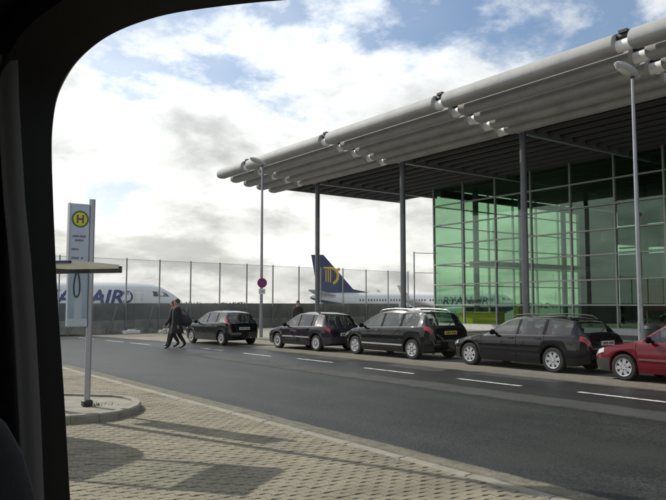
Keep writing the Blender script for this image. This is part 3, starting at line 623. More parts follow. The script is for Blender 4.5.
def make_car(name, label, P, loc, yaw=0.0, cat='car'):
    L = P['L']; T, B, Wd, R = (pchip(P[k]) for k in 'TBWR'); zb0 = P.get('zb', .19); rw = P['r']; ra = rw + .055
    root = empty(name, loc, yaw); tag(root, label, cat, 'cars parked along the kerb')
    paint = P['paint']; bump_m = P.get('bumper', paint)
    keys = set([0, L]); 
    for a, b in P['win']: keys |= {a, b}
    keys |= set(P['ws']) | set(P['rw']) | set(P['hl']) | set(P['tl'])
    for s in P['seams']: keys |= {s - .006, s + .006}
    for s in P['axle']: keys |= {s + ra * math.cos(rad(a)) for a in range(0, 181, 12)}
    ks = sorted(keys); st = [ks[0]]
    for k in ks[1:]:
        if k - st[-1] > .006: st.append(k)
    fine = []
    for a, b in zip(st[:-1], st[1:]):
        n = max(1, int((b - a) / .085)); fine += [a + (b - a) * k / n for k in range(n)]
    st = fine + [L]
    def zbot(s):
        z = zb0
        if s < .3: z = zb0 + .06 * (1 - s / .3)
        if s > L - .5: z = zb0 + .10 * (s - L + .5) / .5
        return z
    def arch(s):
        z = 0
        for a in P['axle']:
            if abs(s - a) < ra: z = max(z, rw + math.sqrt(max(ra * ra - (s - a) ** 2, 0)))
        return z
    def section(s):
        t, w_, r_ = T(s), Wd(s), R(s); b = min(B(s), t - .03); g = t - b; z0 = zbot(s); az = arch(s)
        zb = max(z0, az)
        k = min(1, max(0, (g - .05) / .25))
        mid = min(.52, z0 + (b - z0) * .55); z8 = b + g * (1 - k) * .55 + k * (g - .085)
        y8 = (w_ - .05) * (1 - k) * .985 + k * (r_ + .035) if g > .05 else (w_ - .07)
        y7 = w_ - .05
        if k < 1: y8 = min(y8, y7 - .01)
        yr = min(r_, y8 - .02)
        rows = [(0, z0), (max(w_ - .27, .05), z0), (max(w_ - .265, .055), zb), (w_ - .03, zb + (.0 if az > z0 else .01)), (w_ - .004, max(z0 + .13, az + .012)), (w_ + .004, max(mid, az + .03)), (w_, max(b - .10, az + .045)), (w_ - .022, max(b - .008, az + .06)), (y7, b + min(.015, g * .2)), (y8, z8), (yr, t - .035 - .0 * k), (yr * .62, t - .008), (0, t)]
        if g < .12: rows[10] = (yr, t - .022)
        return rows
    secs = [section(s) for s in st]; nr = 13; parts = {}
    def put(nm, quad):
        parts.setdefault(nm, []).append(quad)
    def inr(s, rg): return rg[0] - 1e-6 < s < rg[1] + 1e-6
    for i in range(len(st) - 1):
        sm = (st[i] + st[i + 1]) / 2
        for j in range(nr - 1):
            a0, a1, b1, b0 = secs[i][j], secs[i][j + 1], secs[i + 1][j + 1], secs[i + 1][j]
            for sd in (-1, 1):
                nm = 'body'
                if j <= 1: nm = 'underbody'
                if j == 8:
                    for q, wv in enumerate(P['win']):
                        if inr(sm, wv): nm = 'window:%d:%d' % (q, sd)
                    if nm == 'body' and P['win'][0][0] < sm < P['win'][-1][1]: nm = 'pillar'
                if j in (10, 11):
                    if inr(sm, P['ws']): nm = 'windscreen'
                    if inr(sm, P['rw']): nm = 'rear_window'
                if j in P.get('hlr', (6, 7)) and inr(sm, P['hl']): nm = 'headlight:%d' % sd
                if j in P.get('tlr', (6, 7)) and inr(sm, P['tl']): nm = 'tail_light:%d' % sd
                if j in (3, 4) and (sm < P['axle'][0] - ra or sm > P['axle'][1] + ra): nm = 'front_bumper' if sm < L / 2 else 'rear_bumper'
                if 4 <= j <= 7 and any(abs(sm - s) < .0065 for s in P['seams']) and nm == 'body': nm = 'door_seam'
                if 4 <= j <= 7 and nm == 'body' and P['seams'][0] < sm < P['seams'][-1] and arch(sm) == 0:
                    for q, (sa, sb) in enumerate(zip(P['seams'][:-1], P['seams'][1:])):
                        if sa < sm < sb: nm = 'door:%d:%d' % (q, sd)
                put(nm, [(sd * a0[0], L / 2 - st[i], a0[1]), (sd * a1[0], L / 2 - st[i], a1[1]), (sd * b1[0], L / 2 - st[i + 1], b1[1]), (sd * b0[0], L / 2 - st[i + 1], b0[1])])
    for i, nm in ((0, 'front_bumper'), (-1, 'rear_bumper')):
        rr = secs[i]; y = L / 2 - st[i]
        for j in range(nr - 1): put(nm, [(-rr[j][0], y, rr[j][1]), (rr[j][0], y, rr[j][1]), (rr[j + 1][0], y, rr[j + 1][1]), (-rr[j + 1][0], y, rr[j + 1][1])])
    mm = {'body': paint, 'underbody': BLACKSTEEL, 'window': CARGLASS, 'windscreen': CARGLASS, 'rear_window': CARGLASS, 'pillar': PLASTIC, 'headlight': CLEARLAMP, 'tail_light': REDLAMP, 'front_bumper': bump_m, 'rear_bumper': bump_m, 'door_seam': BLACKSTEEL, 'door': paint}
    made = {}
    for nm, qs in parts.items():
        mb = MB(); base_ = nm.split(':')[0]
        for q in qs:
            if base_ in ('window', 'windscreen', 'rear_window', 'door_seam'):
                q = [(x * .988, y, z - (.006 if base_ != 'window' else 0)) for x, y, z in q]
            if base_ in ('headlight', 'tail_light'): q = [(x * 1.006, y * 1.002, z) for x, y, z in q]
            mb.add(q, [(0, 1, 2, 3)])
        made[nm] = mb.build(base_, mm[base_], root, smooth=38)
    # wheels
    hub, tyre, rim = wheel_meshes(P['wheel'], rw)
    for s in P['axle']:
        for sd in (-1, 1):
            xw = sd * (Wd(s) - .115); wh = link('wheel', hub, root, (xw, L / 2 - s, rw), (0, 0, 0 if sd < 0 else math.pi))
            wh.rotation_euler.x = random.uniform(0, 1); link('tyre', tyre, wh); link('rim', rim, wh)
    # mirrors, handles, plates, trim
    sm_ = P['win'][0][0] + .22
    for sd in (-1, 1):
        xm = Wd(sm_); zm = B(sm_) + .07
        mb = MB(); mb.ellipsoid((sd * (xm + .10), L / 2 - sm_, zm), (.105, .055, .075), 12, 8); mb.box((sd * (xm - .0), L / 2 - sm_, zm - .035), (.12, .05, .05)); mb.build('mirror', P.get('mirror', PLASTIC), root, smooth=50)
        for q, (sa, sb) in enumerate(zip(P['seams'][:-1], P['seams'][1:])):
            sh = sb - .16
            if arch(sh) > .5: sh = sb - .22
            mb = MB().box((sd * (Wd(sh) + .012), L / 2 - sh, B(sh) - .085), (.03, .17, .032), bev=.01); hd = mb.build('handle', P.get('handle', PLASTIC), root)
            dk = 'door:%d:%d' % (q, sd)
            if dk in made: hd.parent = made[dk]
        a0, a1 = P['axle'][0] + ra + .03, P['axle'][1] - ra - .03
        mb = MB(); xs = [a0 + (a1 - a0) * k / 6 for k in range(7)]
        for sa, sb in zip(xs[:-1], xs[1:]):
            wa, wb = Wd(sa), Wd(sb); z = P.get('trim_z', .50)
            mb.add([(sd * (wa - .01), L / 2 - sa, z), (sd * (wb - .01), L / 2 - sb, z), (sd * (wb + .02), L / 2 - sb, z + .008), (sd * (wa + .02), L / 2 - sa, z + .008), (sd * (wa + .02), L / 2 - sa, z + .045), (sd * (wb + .02), L / 2 - sb, z + .045), (sd * (wa - .01), L / 2 - sa, z + .055), (sd * (wb - .01), L / 2 - sb, z + .055)], [(0, 1, 2, 3), (3, 2, 5, 4), (4, 5, 7, 6), (0, 3, 4, 6), (1, 2, 5, 7)])
        mb.build('side_trim', P.get('trim', PLASTIC), root)
        if P.get('rails'):
            s0, s1 = P['rails']; xr = R((s0 + s1) / 2) - .01
            mb = MB(); pts = [(sd * xr, L / 2 - s0, T(s0) - .02), (sd * xr, L / 2 - s0 - .12, T(s0 + .12) + .035)] + [(sd * xr, L / 2 - s, T(s) + .04) for s in np.linspace(s0 + .4, s1 - .4, 5)] + [(sd * xr, L / 2 - s1 + .12, T(s1 - .12) + .035), (sd * xr, L / 2 - s1, T(s1) - .02)]
            mb.path(pts, .018, 8).build('roof_rail', P.get('rail', BLACKSTEEL), root, smooth=50)
    sp = L - .07; zp = P.get('plate_z', .80); 
    pb = L
    for s in np.linspace(L - .5, L, 60):
        if T(s) < zp: pb = s; break
    mb = MB().box((0, L / 2 - pb - .012, zp), (.52, .02, .11)); mb.build('number_plate', P.get('plate', PLATE_W), root)
    mb = MB()
    for k, cx_ in enumerate((-.18, -.11, -.04, .06, .13, .2)): mb.box((cx_, L / 2 - pb - .024, zp), (.042, .006, .065))
    mb.build('plate_characters', INK, root)
    mb = MB().box((0, L / 2 + .008, .40), (.5, .02, .11)); mb.build('number_plate', P.get('plate', PLATE_W), root)
    mb = MB()
    for k in range(5): mb.box((0, L / 2 - .012 + .0, P.get('grille_z', .56) - .03 + .02 * k), (.62, .05, .009))
    mb.build('grille', BLACKSTEEL, root)
    mb = MB().tube((.3, -L / 2 + .12, zbot(L) + .03), (.3, -L / 2 - .02, zbot(L) + .03), .028, n=10); mb.build('exhaust_pipe', CHROME, root)
    # rear wiper and cabin
    s0, s1 = P['rw']; mb = MB().path([(.05, L / 2 - s1 - .01, T(s1) + .01), (.38, L / 2 - (s0 * .3 + s1 * .7) - .015, T(s0 * .3 + s1 * .7) + .01)], .012, 6); mb.build('wiper', BLACKSTEEL, root)
    def seat(x, s, wdt, hd=True):
        mb = MB(); y = L / 2 - s; mb.box((x, y, .48), (wdt, .5, .16), bev=.05)
        mb.add(*rot_box((x, y - .27, .80), (wdt, .14, .62), rad(-12)))
        if hd:
            for hx in ([x] if wdt < .7 else [x - wdt * .28, x + wdt * .28]): mb.add(*rot_box((hx, y - .36, 1.17), (.27, .09, .17), rad(-10)))
        mb.build('seat', SEATM, root)
    sf = P['win'][0][1] - .22
    seat(-.36, sf, .5); seat(.36, sf, .5); seat(0, sf + .92, 1.2)
    mb = MB(); s_ = P['win'][0][0] + .05; mb.box((0, L / 2 - s_ - .15, B(s_) - .10), (1.36, .5, .16), bev=.05)
    for k in range(16):
        a = 2 * math.pi * k / 16; b = 2 * math.pi * (k + 1) / 16; c = Vector((-.36, L / 2 - s_ - .55, B(s_) - .02))
        mb.tube(c + Vector((.18 * math.cos(a), .06 * math.sin(a), .17 * math.sin(a))), c + Vector((.18 * math.cos(b), .06 * math.sin(b), .17 * math.sin(b))), .014, n=6)
    mb.build('dashboard', PLASTIC, root)
    mb = MB().box((0, 0, zb0 + .12), (1.3, L * .62, .03)); mb.build('cabin_floor', PLASTIC, root)
    return root
def rot_box(c, d, rx):
    b = MB().box((0, 0, 0), d, bev=.03); ca, sa = math.cos(rx), math.sin(rx)
    return [(c[0] + x, c[1] + y * ca + z * sa, c[2] - y * sa + z * ca) for x, y, z in b.v], b.f

BLACKP = M('car_paint_black', (0.006, 0.006, 0.0065), 0.35, 0.0, spec=0.03, coat=1.0, var=.15, vscale=2)
PLUMP = M('car_paint_plum', (0.022, 0.018, 0.026), 0.38, 0.1, spec=0.03, coat=1.0, var=.1, vscale=2)
GREENP = M('car_paint_dark', (0.009, 0.010, 0.010), 0.35, 0.0, spec=0.03, coat=1.0, var=.1, vscale=2)
REDP = M('car_paint_red', (0.12, 0.006, 0.014), 0.35, 0.0, spec=0.05, coat=0.8, var=.12, vscale=2)
def prof_scaled(pts, dz=0.0): return [(a, b + dz) for a, b in pts]
estate = dict(L=4.48, zb=.18, r=.315, axle=(.78, 3.505), wheel='star', paint=BLACKP, seams=(1.22, 2.40, 3.26), win=((1.50, 2.37), (2.43, 3.18), (3.27, 3.98)), ws=(1.36, 2.02), rw=(3.92, 4.27), hl=(.05, .34), tl=(4.24, 4.455),
    T=[(0, .52), (.04, .60), (.12, .67), (.35, .745), (.8, .84), (1.3, .93), (1.42, .975), (1.7, 1.17), (2.0, 1.33), (2.2, 1.385), (2.6, 1.41), (3.2, 1.405), (3.7, 1.375), (3.92, 1.335), (4.1, 1.19), (4.27, 1.02), (4.40, .93), (4.45, .85), (4.47, .66), (4.48, .56)],
    B=[(0, .48), (.1, .60), (.3, .69), (.8, .785), (1.3, .87), (2, .905), (3, .925), (4.0, .945), (4.36, .89), (4.45, .80), (4.48, .52)],
    W=[(0, .56), (.05, .66), (.2, .77), (.5, .84), (1, .865), (3.5, .87), (4.1, .845), (4.32, .80), (4.44, .74), (4.48, .68)],
    R=[(0, .48), (.1, .58), (.4, .69), (1.3, .77), (1.45, .75), (2.05, .58), (3, .58), (3.8, .56), (4.25, .66), (4.48, .58)], rails=(2.1, 3.85), rail=BLACKSTEEL, plate_z=.76, handle=BLACKP, trim=BLACKP)
wagon = dict(L=4.42, zb=.19, r=.315, axle=(.84, 3.60), wheel='six', paint=BLACKP, seams=(1.10, 2.17, 3.08), win=((1.12, 2.14), (2.22, 3.02), (3.12, 3.82)), ws=(1.0, 1.80), rw=(3.98, 4.28), hl=(.06, .46), tl=(4.10, 4.38), tlr=(6, 7),
    T=[(0, .54), (.05, .66), (.18, .76), (.5, .86), (.92, .96), (1.05, 1.02), (1.4, 1.24), (1.8, 1.44), (2.1, 1.505), (2.5, 1.53), (3.2, 1.525), (3.75, 1.49), (3.98, 1.45), (4.14, 1.28), (4.28, 1.06), (4.36, .98), (4.395, .88), (4.41, .66), (4.42, .57)],
    B=[(0, .50), (.1, .62), (.4, .76), (.9, .89), (1.5, .95), (2.4, .98), (3.4, 1.01), (4.1, 1.03), (4.34, .95), (4.40, .82), (4.42, .53)],
    W=[(0, .56), (.06, .66), (.2, .76), (.5, .84), (1, .875), (3.5, .88), (4.0, .855), (4.25, .81), (4.38, .76), (4.42, .70)],
    R=[(0, .46), (.1, .56), (.4, .68), (.95, .78), (1.1, .76), (1.8, .60), (3, .60), (3.7, .58), (4.2, .66), (4.42, .60)], rails=(1.85, 3.85), rail=CHROME, plate=PLATE_Y, plate_z=.84, trim_z=.40, trim=M('trim_bright', (0.5, 0.5, 0.48), 0.3, .5), handle=BLACKP)
hatch = dict(L=4.02, zb=.19, r=.30, axle=(.80, 3.275), wheel='cap', paint=PLUMP, bumper=M('bumper_grey', (0.045, 0.042, 0.045), 0.5), seams=(1.12, 2.14, 2.96), win=((1.26, 2.11), (2.17, 2.90), (2.96, 3.16)), ws=(1.14, 1.80), rw=(3.50, 3.84), hl=(.04, .30), tl=(3.76, 3.99), tlr=(6, 7),
    T=[(0, .54), (.03, .64), (.10, .70), (.5, .79), (1.08, .90), (1.2, .95), (1.5, 1.16), (1.8, 1.33), (2.05, 1.395), (2.4, 1.425), (3.0, 1.41), (3.3, 1.375), (3.5, 1.335), (3.68, 1.16), (3.84, .97), (3.94, .91), (3.99, .83), (4.01, .64), (4.02, .56)],
    B=[(0, .50), (.08, .62), (.4, .72), (1.0, .84), (2, .88), (3, .90), (3.6, .915), (3.9, .87), (3.99, .78), (4.02, .52)],
    W=[(0, .60), (.05, .70), (.2, .77), (.5, .82), (1, .845), (3.0, .845), (3.6, .82), (3.9, .76), (3.99, .72), (4.02, .66)],
    R=[(0, .50), (.1, .62), (.4, .70), (1.1, .76), (1.25, .74), (1.8, .58), (3, .57), (3.4, .57), (3.8, .66), (4.02, .58)], plate_z=.62, trim_z=.47, trim=M('trim_light', (0.34, 0.31, 0.27), 0.5))
small = dict(L=3.82, zb=.18, r=.29, axle=(.74, 3.23), wheel='cap', paint=GREENP, seams=(1.02, 2.02, 2.74), win=((1.14, 1.99), (2.05, 2.72), (2.78, 3.02)), ws=(1.02, 1.70), rw=(3.34, 3.64), hl=(.05, .40), tl=(3.40, 3.74), tlr=(7, 8),
    T=[(0, .54), (.04, .66), (.15, .74), (.5, .84), (.95, .95), (1.08, 1.0), (1.4, 1.21), (1.7, 1.37), (1.95, 1.425), (2.3, 1.44), (2.9, 1.425), (3.15, 1.395), (3.34, 1.35), (3.5, 1.17), (3.64, 1.0), (3.74, .92), (3.79, .84), (3.81, .62), (3.82, .56)],
    B=[(0, .50), (.08, .62), (.4, .75), (.9, .87), (1.6, .90), (2.6, .935), (3.3, .96), (3.7, .89), (3.79, .78), (3.82, .52)],
    W=[(0, .56), (.05, .66), (.2, .74), (.5, .80), (1, .82), (2.8, .825), (3.4, .80), (3.7, .74), (3.79, .70), (3.82, .64)],
    R=[(0, .46), (.1, .58), (.4, .66), (.98, .73), (1.1, .71), (1.7, .56), (2.8, .55), (3.2, .55), (3.6, .63), (3.82, .56)], plate_z=.70)
redh = dict(hatch); redh.update(paint=REDP, bumper=M('bumper_black', (0.02, 0.02, 0.02), 0.6), wheel='star', trim=M('trim_red_edge', (0.12, 0.05, 0.05), 0.5), B=[(0, .52), (.08, .64), (.4, .74), (1.0, .85), (2, .88), (3, .90), (3.6, .915), (3.9, .87), (3.99, .78), (4.02, .52)])
def park(P, fr, rr, yaw, sc_=1.0):
    # fr / rr: ground points of the near-side front and rear wheels
    mid = (fr + rr) / 2; smid = sum(P['axle']) / 2; half = pchip(P['W'])(P['axle'][0]) - .10
    off = P['L'] / 2 - smid
    d = Vector((math.sin(yaw), math.cos(yaw))); n_ = Vector((d.y, -d.x))
    c = Vector((mid.x, mid.y)) - d * off + n_ * half * sc_
    return (c.x, c.y, ROADZ + .012), -yaw
def parked(name, label, P, f, r, yaw, scale):
    fr, rr = gnd(*f), gnd(*r)
    loc, rz = park(P, fr, rr, yaw, scale[0]); o = make_car(name, label, P, loc, rz); o.scale = scale; return o
parked('estate_car', 'black estate car with silver star rims and red tail lamps before the glass hall', estate, (471, 364.6), (556, 372.2), 0.0, (1.0, 1.035, 1.0))
parked('estate_car', 'black tall estate car with roof rails and a yellow rear plate', wagon, (356.8, 353.9), (413.7, 359.2), 0.0, (1.0, 1.05, 1.0))
parked('hatchback_car', 'plum grey hatchback with a dull bumper and light side stripe beside the canopy column', hatch, (278.6, 348), (317.7, 350.9), rad(-3), (1.0, 1.0, 1.0))
parked('hatchback_car', 'small dark hatchback with high tail lamps parked beside the two walking people', small, (190, 343.4), (224.6, 344.2), rad(-5), (1.0, 1.0, 1.0))
fw = gnd(626, 380.3); parked('hatchback_car', 'dark red hatchback with black bumper parked behind the black estate with star rims', redh, (626, 380.3), (626, 380.3), 0.0, (1.0, 1.0, 1.0))
rc = [o for o in bpy.data.objects if o.type == 'EMPTY' and o.get('label', '').startswith('dark red hatch')][0]; rc.location.y = fw.y + redh['axle'][0] - redh['L'] / 2

# ================================================================== STREET FURNITURE
def street_lamp(loc, h, az, label):
    r = empty('street_lamp', loc, 0); tag(r, label, 'street lamp', 'street lamps')
    mb = MB(); mb.tube((0, 0, 0), (0, 0, 1.1), .085, n=14); mb.tube((0, 0, 1.1), (0, 0, h - .1), .075, .05, n=14); mb.build('pole', GALV, r, smooth=40)
    MB().box((0, -.084, .65), (.09, .02, .34), bev=.005).build('service_door', GREYPAINT, r)
    d = Vector((math.sin(az), math.cos(az), 0)); mb = MB(); c = Vector((0, 0, h))
    hd = MB(); hd.ellipsoid((0, .24, .02), (.23, .46, .13), 18, 8); hd.box((0, -.16, .0), (.16, .2, .1), bev=.02)
    ho = hd.build('lamp_head', M('lamp_head_grey', (0.42, 0.43, 0.44), 0.45), r, (0, 0, h), (rad(22), 0, -az), smooth=50)
    MB().ellipsoid((0, .26, -.03), (.15, .30, .10), 14, 6).build('lens', M('lamp_lens', (0.55, 0.55, 0.5), 0.15), ho, smooth=60)
    MB().tube((0, 0, -.15), (0, 0, .03), .06, n=12).build('collar', BLACKSTEEL, r, (0, 0, h))
    return r
l1 = gnd(261, 337.5, .1); street_lamp((l1.x, l1.y, .1), 8.55, rad(-70), 'slim galvanised street lamp carrying the round no stopping sign')
street_lamp((19.45, 11.45, .1), 8.55, rad(-75), 'galvanised street lamp standing in front of the glass hall by the litter bin')
street_lamp((2.72, 11.85, .085), 6.4, rad(130), 'street lamp on the traffic island beside the bus shelter')
# round no-stopping sign on the far lamp
ns = empty('no_stopping_sign', (l1.x - .02, l1.y - .10, 2.75)); tag(ns, 'round blue sign with red rim and red cross above a white plate', 'road sign')
ns.rotation_euler = (0, 0, rad(-18)); ns.scale = (.8, .8, .8)
BLUE = M('sign_blue', (0.02, 0.05, 0.34), 0.5); RED = M('sign_red', (0.50, 0.02, 0.03), 0.5)
MB().lathe([(-.012, .001), (-.012, .30), (.008, .30), (.008, .001)], 'y', n=32).build('disc', BLUE, ns)
MB().lathe([(-.018, .235), (-.018, .302), (-.010, .302)], 'y', n=32).build('rim', RED, ns)
mb = MB()
for a in (45, -45):
    ca, sa = math.cos(rad(a)), math.sin(rad(a)); P = [(x * ca - z * sa, -.016, x * sa + z * ca) for x, z in ((-.25, -.028), (.25, -.028), (.25, .028), (-.25, .028))]
    mb.add([(x, y - (.002 if a > 0 else 0), z) for x, y, z in P], [(0, 1, 2, 3)])
mb.build('cross', RED, ns)
MB().box((0, 0, -.52), (.42, .015, .32), bev=.004).build('plate', WHITEP, ns)
mb = MB()
for zz, wd_ in ((-.46, .26), (-.52, .3), (-.58, .2)): mb.box((0, -.010, zz), (wd_, .004, .022))
mb.build('plate_print', INK, ns)
MB().box((0, .04, 0), (.06, .07, .5)).box((0, .04, -.5), (.06, .07, .1)).build('bracket', GALV, ns)
# bus stop sign
sb = gnd(87, 404, .12); st_ = empty('bus_stop_sign', (sb.x, sb.y, .085)); tag(st_, 'tall white bus stop sign with green and yellow H disc on the traffic island', 'bus stop sign')
SPOST = M('stop_post_grey', (0.36, 0.37, 0.40), 0.4, 0.4)
MB().tube((0, 0, 0), (0, 0, 3.32), .048, n=16).build('post', SPOST, st_, smooth=40)
MB().box((0, 0, .05), (.15, .15, .1), bev=.015).build('foot', BLACKSTEEL, st_)
pn = MB().box((-.205, 0, 2.72), (.31, .10, 1.02), bev=.012).build('sign_panel', M('stop_panel_white', (0.42, 0.47, 0.56), 0.45, var=.05), st_)
MB().box((-.362, 0, 2.72), (.02, .115, 1.03)).build('edge_profile', SPOST, pn)
def disc(name, c, r, mat, par, y):
    return MB().lathe([(0, .001), (0, r)], 'y', (c[0], y, c[1]), 36).build(name, mat, par)
GRN = M('stop_green', (0.01, 0.13, 0.06), 0.5); YEL = M('stop_yellow', (0.72, 0.50, 0.03), 0.5)
disc('disc_rim', (-.2, 2.98), .135, GRN, pn, -.0525); disc('disc_face', (-.2, 2.98), .108, YEL, pn, -.0545)
MB().box((-.243, -.057, 2.98), (.028, .004, .13)).box((-.157, -.057, 2.98), (.028, .004, .13)).box((-.2, -.0565, 2.98), (.08, .004, .03)).build('letter', GRN, pn)
mb = MB()
for z, segs in ((2.70, ((-.315, .10), (-.20, .10))), (2.635, ((-.27, .14),)), (2.49, ((-.325, .11),)), (2.35, ((-.32, .13), (-.17, .04)))):
    for x0, ln in segs:
        x = x0
        while x < x0 + ln - .01:
            wd_ = random.uniform(.008, .014); mb.box((x + wd_ / 2, -.0525, z + random.uniform(0, .006)), (wd_, .003, random.choice((.026, .026, .036)))); x += wd_ + .006
mb.build('stop_name_print', M('print_grey', (0.10, 0.11, 0.15), 0.6), pn)
cs = MB().box((-.205, 0, 1.72), (.31, .11, .92), bev=.012).build('timetable_case', M('case_bluegrey', (0.33, 0.38, 0.44), 0.4, .2), st_)
MB().box((-.205, -.058, 1.76), (.25, .006, .76)).build('timetable_glass', M('timetable_pane', (0.24, 0.33, 0.42), 0.12, coat=.5), cs)
MB().box((-.205, -.063, 1.60), (.12, .004, .42)).build('timetable_sheet', M('timetable_paper', (0.42, 0.48, 0.52), 0.6), cs)
MB().box((-.205, -.063, 1.33), (.30, .008, .12)).build('case_sill', M('case_sill', (0.45, 0.50, 0.55), 0.5), cs)
mb = MB(); pts = [(-.23 + .045 * math.sin(t) * (1 - .25 * math.cos(t)), -.075, 1.93 + .20 * math.cos(t)) for t in [2 * math.pi * k / 20 for k in range(21)]]; mb.path(pts, .009, 6).build('strap_loop', BLACKSTEEL, cs)
# bus shelter: roof corner beside the sign, standing on the plaza left of the view
C1 = Vector((3.09, 8.74)); bdir = Vector((-.607, .795)).normalized(); adir = Vector((-.795, -.607)).normalized()
sh = empty('bus_shelter', (C1.x, C1.y, 0), math.atan2(bdir.y, bdir.x)); tag(sh, 'flat roofed bus shelter with pale underside and dark edge beam on the paved plaza', 'bus shelter')
# local x = along the roof, local y = (rotated) ; adir is local +y
ysg = 1 if Vector((-bdir.y, bdir.x)).dot(adir) > 0 else -1
ZR = 2.15; DP = 1.0
PALE = M('shelter_pale', (0.70, 0.69, 0.63), 0.6)
_t = PALE.node_tree; _p = _t.nodes['Principled BSDF']; _tr = _t.nodes.new('ShaderNodeBsdfTranslucent'); _tr.inputs[0].default_value = (.68, .66, .58, 1); _mx = _t.nodes.new('ShaderNodeMixShader'); _mx.inputs[0].default_value = .45
_t.links.new(_p.outputs[0], _mx.inputs[1]); _t.links.new(_tr.outputs[0], _mx.inputs[2]); _t.links.new(_mx.outputs[0], _t.nodes['Material Output'].inputs['Surface'])   # milky roof sheet that lets some sun through
MB().box((.47, ysg * DP / 2, ZR + .03), (.74, DP - .04, .05)).build('roof_panel', PALE, sh)
MB().box((1.32, ysg * DP / 2, ZR + .03), (.92, DP - .04, .012)).build('roof_glazing', glass('shelter_glass', (0.92, 0.95, 0.93), .05), sh)
MB().box((3.2, ysg * DP / 2 , ZR + .03), (2.76, DP - .04, .05)).build('roof_panel', PALE, sh)
MB().box((2.27, ysg * .0, ZR - .005), (4.36, .06, .085)).build('edge_beam', M('shelter_dark', (0.035, 0.037, 0.035), 0.45), sh)
MB().box((2.27, ysg * DP, ZR + .035), (4.36, .05, .03)).build('edge_beam', M('shelter_blue', (0.02, 0.04, 0.12), 0.45), sh)
mb = MB(); cv = [(1.82 + 2.0 * (1 - math.cos(t)), -ysg * (.0 + .9 * math.sin(t))) for t in [rad(10 * k) for k in range(10)]]
poly = cv + [(3.82, -ysg * .9), (4.4, -ysg * .9), (4.4, -ysg * .05), (1.82, -ysg * .05)]
mb.prism(poly, ZR, ZR + .05); mb.build('side_canopy', PALE, sh)
for x in (2.3, 3.9):
    MB().tube((x, ysg * .5, 0), (x, ysg * .5, ZR), .05, n=14).build('post', SPOST, sh, smooth=40)
MB().box((3.1, ysg * .5, 1.15), (1.5, .02, 1.5)).build('rear_pane', glass('shelter_glass', (0.92, 0.95, 0.93), .05), sh)
MB().box((3.1, ysg * .75, .45), (1.4, .36, .05), bev=.015).build('bench_seat', M('bench_wood', (0.16, 0.10, 0.06), 0.6), sh)
for x in (2.55, 3.65): MB().box((x, ysg * .75, .21), (.06, .3, .43)).build('bench_leg', SPOST, sh)
# litter bin by the near lamp
bn = empty('litter_bin', (20.55, 11.75, .1)); tag(bn, 'dark litter bin standing next to the street lamp before the glass hall', 'litter bin')
MB().lathe([(0, .2), (.05, .24), (.85, .26), (.85, .23), (.2, .2)], 'z', n=20).build('drum', M('bin_dark', (0.025, 0.028, 0.03), 0.5), bn, smooth=40)
MB().lathe([(.86, .27), (.95, .24), (1.02, .1), (1.02, .001)], 'z', n=20).build('lid', BLACKSTEEL, bn, smooth=40)

